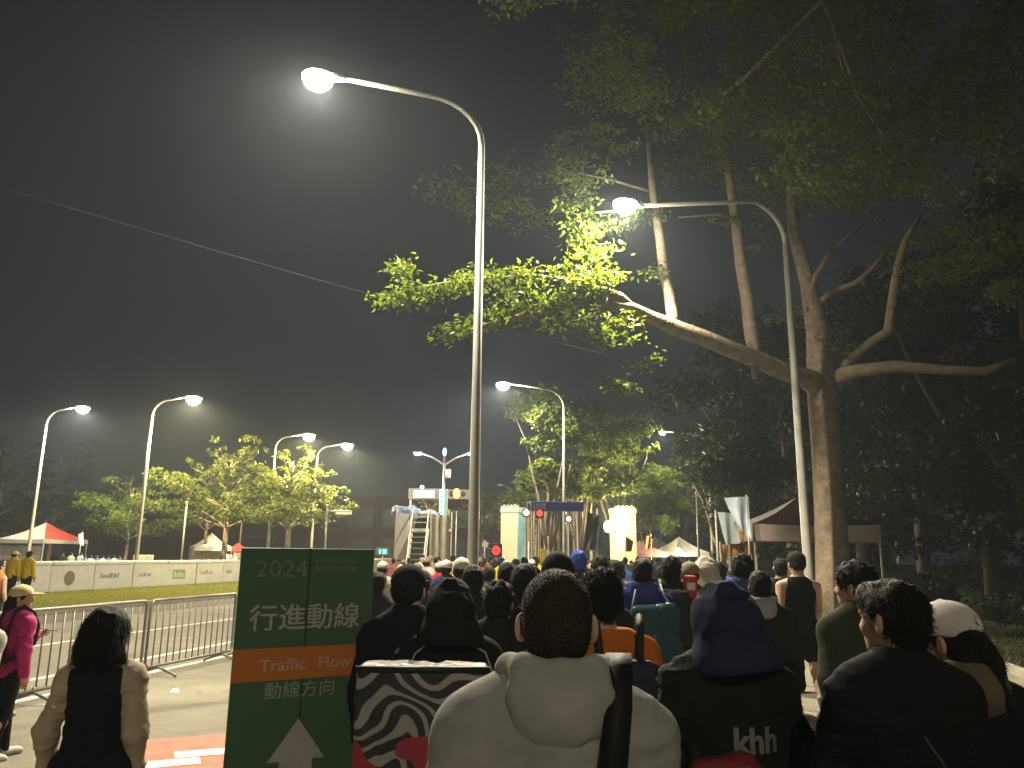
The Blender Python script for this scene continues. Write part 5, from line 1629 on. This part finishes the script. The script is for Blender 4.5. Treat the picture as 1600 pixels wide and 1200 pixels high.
# lettering printed on the black jacket's back: laid on the cloth
def print_on(pr, part, s, size, lx, lz, m):
    me0 = part.data
    bvh = BVHTree.FromPolygons([v.co for v in me0.vertices], [p.vertices[:] for p in me0.polygons])
    me = text_mesh(s, size, .004)
    import bmesh
    bm = bmesh.new(); bm.from_mesh(me)
    bmesh.ops.triangulate(bm, faces=bm.faces[:])
    for _ in range(2):
        bmesh.ops.subdivide_edges(bm, edges=[e for e in bm.edges if e.calc_length() > .02], cuts=1)
        bmesh.ops.triangulate(bm, faces=bm.faces[:])
    for v in bm.verts:
        x, z = v.co.x + lx, v.co.y + lz
        h = bvh.ray_cast(Vector((x, -2, z)), Vector((0, 1, 0)))
        v.co = Vector((x, (h[0].y if h[0] else -.2) - .004, z))
    bm.to_mesh(me); bm.free()
    return add('lettering', me, part, mat=m)
jk = next(c for c in K_.children if c.name.startswith('jacket'))
print_on(K_, jk, 'khh', .125, .055, 1.165 + K_['dz'], mat('print_silver', (.16, .16, .155), .6))
# pale piping on the black jacket of the man lower right, stripe on the white-capped woman's sleeve
def piping(pr, part, pts, r, m):
    me0 = part.data
    bvh = BVHTree.FromPolygons([v.co for v in me0.vertices], [p.vertices[:] for p in me0.polygons])
    q = []
    for i in range(len(pts) - 1):
        for k in range(5):
            p = Vector(pts[i]).lerp(Vector(pts[i + 1]), k / 5)
            h = bvh.ray_cast(Vector((p.x, -2, p.z + pr['dz'])), Vector((0, 1, 0)))
            if h[0]: q.append(h[0] + Vector((0, -.002, 0)))
    if len(q) > 2: MB().tube(q, r, 6).build('piping', m, part, True)
pw = mat('reflective_piping', (.34, .33, .32), .4)
jo = next(c for c in O_.children if c.name.startswith('jacket'))
piping(O_, jo, [(.0, 0, 1.24), (.05, 0, 1.16), (.12, 0, 1.02), (.16, 0, .92)], .0035, mat('dim_piping', (.08, .08, .08), .5))
jp = next(c for c in P_.children if c.name.startswith('jacket'))
piping(P_, jp, [(.205, 0, 1.26), (.222, 0, 1.16), (.235, 0, 1.06)], .012, mat('sleeve_stripe', (.5, .48, .46), .5))
jc = next(c for c in C_.children if c.name.startswith('jacket'))
piping(C_, jc, [(-.10, 0, 1.42), (-.17, 0, 1.36), (-.215, 0, 1.25), (-.225, 0, 1.16)], .005, pw)
piping(C_, jc, [(.10, 0, 1.42), (.19, 0, 1.37), (.225, 0, 1.28), (.235, 0, 1.16)], .005, pw)

# tote bag held by the woman with the bob
o = thing('tote_bag', 'beige slouching tote bag hanging from the hand of the bob-haired woman', 'bag', Q_.location, Q_.rotation_euler.z)
o.scale = Q_.scale
Jq = joints('carry', .80); hx = Jq['wr', -1] + Jq['hd', -1] * .085 + np.array((0, 0, Jq['dz']))
hx = hx + np.array((-.05, -.02, 0))
f = Field().box((hx[0], hx[1], hx[2] - .27), (.085, .20, .17), .06).ell((hx[0], hx[1], hx[2] - .14), (.03, .15, .08), .1)
V, Q = f.mesh(.012)
tb_ = folds(V, Q, .03, 14, (8, 8, 5))
add('bag', to_mesh('bag', tb_, Q.astype(np.int32), True), o, mat=cloth((.33, .27, .17)))
for x in (-.02, .02):
    MB().tube([(hx[0] + x, hx[1] - .11, hx[2] - .14), (hx[0] + x, hx[1] - .05, hx[2] - .07), (hx[0] + x * .5, hx[1], hx[2] - .005), (hx[0] + x, hx[1] + .05, hx[2] - .07), (hx[0] + x, hx[1] + .11, hx[2] - .14)], .010, 8).build('handle', mat('bag_handle', (.05, .035, .025), .7), o, True)
# phone in the hand of the woman in magenta
Jr = joints('phone', .92)
o = thing('phone', 'dark phone held in front of the magenta jacket', 'phone', R_.location, R_.rotation_euler.z)
o.scale = R_.scale
hw_ = Jr['wr', -1] + Jr['hd', -1] * .10 + np.array((.02, 0, Jr['dz'] + .02))
MB().box((hw_[0] - .035, hw_[1] - .01, hw_[2] - .005), (hw_[0] + .035, hw_[1] + .13, hw_[2] + .004), .003).build('case', M['black'], o)
backpack(R_, 'dark maroon backpack on the woman in the magenta jacket', (.10, .018, .03), None, w=.13, h=.18, z=1.08, seed=6)

# ---- second rank: individually placed
def P(label, px, py, Y, *a, **k): return person(label, px, py, Y, *a, **k)
P('dark-haired person right behind the black hood', 741, 882, 6.6, 'jacket', (.02, .02, .024), 'short', seed=2)
P('black-haired person left of the grey-sheened black jacket', 794, 877, 7.2, 'jacket', BK, 'short', seed=3, pose='stand')
E2 = P('person in a black jacket with sheen on the left shoulder, by the hoodie man', 821, 880, 5.6, 'jacket', (.014, .014, .017), 'short', bulk=1.0, tm=nylon, seed=4, yaw=-25, lod='near', strands=2500)
P('tall person in a black knit hat above the hoodie man', 872, 861, 4.9, 'jacket', (.016, .016, .016), 'short', hat='beanie', hatc=(.014, .014, .015), seed=5)
P('person with bright blue hair beyond the black knit hat', 905, 860, 10.5, 'jacket', (.03, .03, .05), 'curly', 'hair_blue' if 'hair_blue' in M else 'hair', seed=6) if False else None
M['blue_hair'] = mat('blue_knit', (.03, .07, .36), .8, bump=.6, bscale=60)
P('person in a fluffy bright blue hat beyond the black knit hat', 905, 859, 10.5, 'jacket', (.03, .03, .05), 'curly', 'blue_hair', seed=6)
P('dark-haired person between the blue hat and the teal bag carrier', 938, 868, 8.6, 'jacket', CH, 'curly', 'hair_brown', seed=7)
P('person in a beige jacket left of the royal blue jacket', 962, 874, 9.6, 'jacket', (.40, .37, .28), 'short', 'hair_brown', seed=8, pose='walk2')
T_ = P('person in a royal blue jacket carrying a translucent teal bag', 1003, 872, 7.4, 'jacket', (.025, .035, .17), 'short', seed=9, pose='walk2', lc=(.42, .38, .30), bulk=1.05, hood=(.05, .06, .26))
J4 = P('person in black with a big dark backpack, right of the teal bag', 1048, 868, 8.0, 'jacket', (.014, .015, .016), 'curly', seed=10, lc=(.38, .34, .27), bulk=1.05)
backpack(J4, 'big dark grey backpack right of the teal bag', (.018, .021, .022), w=.17, h=.25, z=1.18)
P('person in a drab khaki cap with a red patch on the back', 1077, 876, 8.2, 'jacket', (.03, .032, .028), hat='cap', hatc=(.24, .22, .15), seed=11)
o = thing('red_pouch', 'red and white pouch hanging on a back beside the khaki cap', 'bag', (0, 0, 0))
pp_ = at(1079, 912, 7.85)
o.location = (pp_.x, pp_.y, 0)
V, Q = Field().box((0, 0, pp_.z - .03), (.065, .035, .105), .03).mesh(.014)
add('bag', to_mesh('bag', folds(V, Q, .02, 3), Q.astype(np.int32), True), o, mat=nylon((.50, .06, .05)))
MB().box((-.045, -.046, pp_.z - .06), (.035, -.034, pp_.z + .01), .003).build('label_patch', M['white'], o)
P('person in a cream jacket with the hood up, right of the khaki cap', 1102, 868, 8.8, 'jacket', (.46, .42, .34), hat='hood', hatc=(.48, .44, .36), seed=12, bulk=1.1)
P('person in a cream puffer coat beside the cream hood', 1122, 876, 9.6, 'puffer', (.42, .38, .31), 'short', 'hair_brown', seed=13)
P('dark-haired person in a navy hoodie right behind the raised navy hood', 1159, 864, 7.8, 'hoodie', (.022, .024, .06), 'curly', seed=14, hood=(.06, .06, .15))
P('person in a dark green jacket with a grey scarf, left of the runner', 1186, 891, 6.4, 'jacket', (.016, .020, .016), 'short', seed=15, hood=(.26, .27, .27), pose='stand')
P('person in dark clothes partly hidden behind the runner', 1218, 872, 11.5, 'tee', (.03, .03, .03), 'short', seed=16)
P('person in white cap between the scaffold foot and nearest lamp pole', 722, 870, 9.2, 'jacket', (.30, .28, .24), hat='cap', hatc=(.55, .52, .45), seed=17)
P('person in pale cap and navy jacket in front of the scaffold stair', 698, 874, 12.5, 'jacket', (.03, .04, .12), hat='cap', hatc=(.56, .54, .48), seed=18)
P('person in pale cap at the corner of the green sign', 599, 876, 13, 'jacket', (.40, .36, .28), hat='cap', hatc=(.55, .50, .40), seed=19, pose='stand')
P('dark figure close by the corner of the green sign', 592, 893, 8.2, 'jacket', CH, 'short', seed=20)
P('person in a deep blue jacket between dark cap and black hood', 660, 890, 7.4, 'jacket', (.02, .07, .13), 'short', seed=21)
P('olive-capped person behind the dark flat cap', 652, 879, 15, 'jacket', (.30, .26, .05), hat='cap', hatc=(.24, .22, .08), seed=22)
P('person in light grey left of the black-haired walker', 765, 884, 11, 'jacket', (.34, .33, .30), 'short', seed=23, pose='walk2')
P('person in dark jacket left of the hoodie man, lime strap at the chest', 781, 905, 5.0, 'jacket', (.016, .016, .018), 'curly', seed=24, pose='walk2')
P('person in black behind the curly-haired orange shirt', 930, 888, 6.3, 'jacket', (.016, .017, .017), 'short', seed=25)
P('person in black tights and jacket just left of the raised navy hood', 1066, 886, 9.0, 'jacket', BK, 'short', seed=26, pose='walk2', legs='leggings')
# translucent teal bag
tealm = bpy.data.materials.new('translucent_plastic')
tealm.use_nodes = True
bs_ = tealm.node_tree.nodes['Principled BSDF']
bs_.inputs['Base Color'].default_value = (.055, .115, .13, 1); bs_.inputs['Roughness'].default_value = .22
bs_.inputs['Transmission Weight'].default_value = .35; bs_.inputs['IOR'].default_value = 1.1
o = worn('plastic_bag', 'translucent teal drawstring bag on the royal blue back', 'bag', T_)
V, Q = Field().box((.10, -.24, 1.13 + T_['dz']), (.20, .07, .20), .065).ell((.10, -.24, .98 + T_['dz']), (.17, .08, .10), .08).mesh(.013)
add('bag', to_mesh('bag', folds(V, Q, .035, 4, (9, 9, 5)), Q.astype(np.int32), True), o, mat=tealm)
for sd in (-.08, .26):
    MB().tube([(sd, -.24, 1.31 + T_['dz']), (sd * .7, -.20, 1.42 + T_['dz']), (sd * .6, -.05, 1.50 + T_['dz'])], .009, 6).build('cord', mat('pale_cord', (.40, .50, .55), .6), o, True)
# two people in yellow on the verge
for i, (px, py, lb_) in enumerate(((24, 866, 'person in a yellow jacket standing left on the verge, wearing a pale cap'), (47, 867, 'person in a yellow jacket with dark hair at the near end of the fence'))):
    P(lb_, px, py, 27.0, 'jacket', (.62, .42, .012), hat='cap' if i == 0 else None, hatc=(.5, .48, .4), seed=30 + i, lod='mid', pose='stand', lc=BK, height=1.75)
P('person in an orange vest cut off by the left picture edge', -4, 898, 15, 'vest', (.55, .16, .05), 'short', seed=33, pose='stand', lc=CH, height=1.6)
P('white-jacketed person walking beside the woman in magenta, cut off at left', -22, 930, 6.2, 'jacket', (.42, .42, .38), 'short', seed=34, pose='walk2')
for i, px in enumerate((98, 112, 127)):
    P(('dark figure under the red and white tent', 'figure in pale green under the red side of the tent', 'figure in white at the right corner of the red and white tent')[i], px, 866, 50, 'jacket', ((.02, .02, .02), (.30, .40, .28), (.5, .5, .48))[i], 'short', seed=35 + i, lod='far', pose='stand', height=1.65)
for i in range(7):
    P('seated-looking row of small figures in blue and white behind the fence', 134 + i * 9, 866, 46 + i * .7, 'jacket', ((.12, .15, .26), (.4, .42, .45))[i % 2], 'short', seed=38 + i, lod='far', pose='stand', height=1.45, group='figures behind the fence by the tent') if False else \
        P(('small figure in dull blue standing behind the advert fence by the tent', 'small figure in pale clothes standing behind the advert fence by the tent')[i % 2], 134 + i * 9, 866, 46 + i * .7, 'jacket', ((.12, .15, .26), (.4, .42, .45))[i % 2], 'short', seed=38 + i, lod='far', pose='stand', height=1.5, group='figures behind the fence by the tent, %s' % ('dull blue', 'pale')[i % 2])
# ---- far crowd: many share looks; those told apart by nothing share a label and a group
far_kinds = dict(yellow=((.62, .44, .03), 'yellow'), orange=((.58, .20, .03), 'orange'), red=((.48, .04, .04), 'red'), white=((.52, .50, .45), 'white'), pink=((.50, .16, .20), 'pink'),
                 black=(BK, 'black'), grey=((.12, .12, .115), 'grey'), beige=((.34, .29, .2), 'beige'), blue=((.03, .06, .2), 'blue'), lime=((.40, .55, .04), 'lime'))
def far_zone(px):
    for x, w_ in ((660, 'near the green sign, before the scaffold stair'), (718, 'before the right side of the scaffold'), (765, 'beside the nearest lamp pole'), (828, 'before the cream banner tower'), (870, 'below the blue road sign'),
                  (930, 'before the slim stems'), (1000, 'before the yellow-lit tower'), (1050, 'left of the lit white tent'), (1100, 'before the lit white tent')):
        if px < x: return w_
    return 'near the hanging flags'
rf = random.Random(17)
poses = ['walk1', 'walk2', 'stand', 'stroll']
n = 0
for zone, kinds_, x0, x1, cnt, ya, yb in (('L', ['yellow', 'orange', 'red', 'white', 'white', 'pink', 'yellow', 'orange'], 612, 865, 40, 15, 34), ('R', ['black', 'grey', 'beige', 'black', 'blue', 'grey', 'black', 'lime'], 885, 1168, 50, 11, 36)):
    for i in range(cnt):
        px = x0 + (x1 - x0) * (i + rf.uniform(.1, .9)) / cnt
        Y = ya + (yb - ya) * rf.random() ** .8
        k = kinds_[rf.randrange(len(kinds_))]
        H = rf.uniform(1.55, 1.78)
        x = at(px, 866, Y).x
        hat = rf.choice([None, None, None, 'cap', None])
        c, lab = far_kinds[k]
        hk_ = rf.choice(['short', 'curly', 'short', 'curly', 'long'])
        z_ = far_zone(px)
        lab = 'small %s far figure in %s, %s, %s' % ('nearer' if Y < 20 else 'distant', lab, 'capped' if hat else {'short': 'short-haired', 'curly': 'curly-haired', 'long': 'long-haired'}[hk_], z_)
        person(lab.replace('nearer far', 'half-hidden').replace('distant far', 'distant'), 0, 0, 0, rf.choice(['jacket', 'jacket', 'hoodie']) if k not in ('lime',) else 'vest', c, hk_, rf.choice(['hair', 'hair', 'hair_brown']), hat, (.5, .48, .42) if zone == 'L' else (.1, .1, .1),
               'trousers', rf.choice([BK, CH, (.05, .05, .08), (.15, .13, .1)]), rf.choice(poses), lod='far' if Y > 16 else 'mid', seed=n % 2, xyz=(x, Y, H), height=H, rz=RANG + rf.uniform(-.5, .5) + (math.pi if rf.random() < .15 else 0),
               group='people of the far crowd ' + z_)
        n += 1

# ================================================================== AIR
hz = bpy.data.materials.new('haze')
hz.use_nodes = True
nt = hz.node_tree
nt.nodes.clear()
o_ = nt.nodes.new('ShaderNodeOutputMaterial')
pv = nd(nt, 'ShaderNodeVolumePrincipled', Density=HAZE_D, Anisotropy=.35)
pv.inputs['Color'].default_value = (.72, .85, 1.0, 1)
nt.links.new(pv.outputs[0], o_.inputs['Volume'])
hb = MB().box((-240, -240, -1.0), (240, 240, 17.5)).build('haze', hz)
tag(hb, kind='stuff')
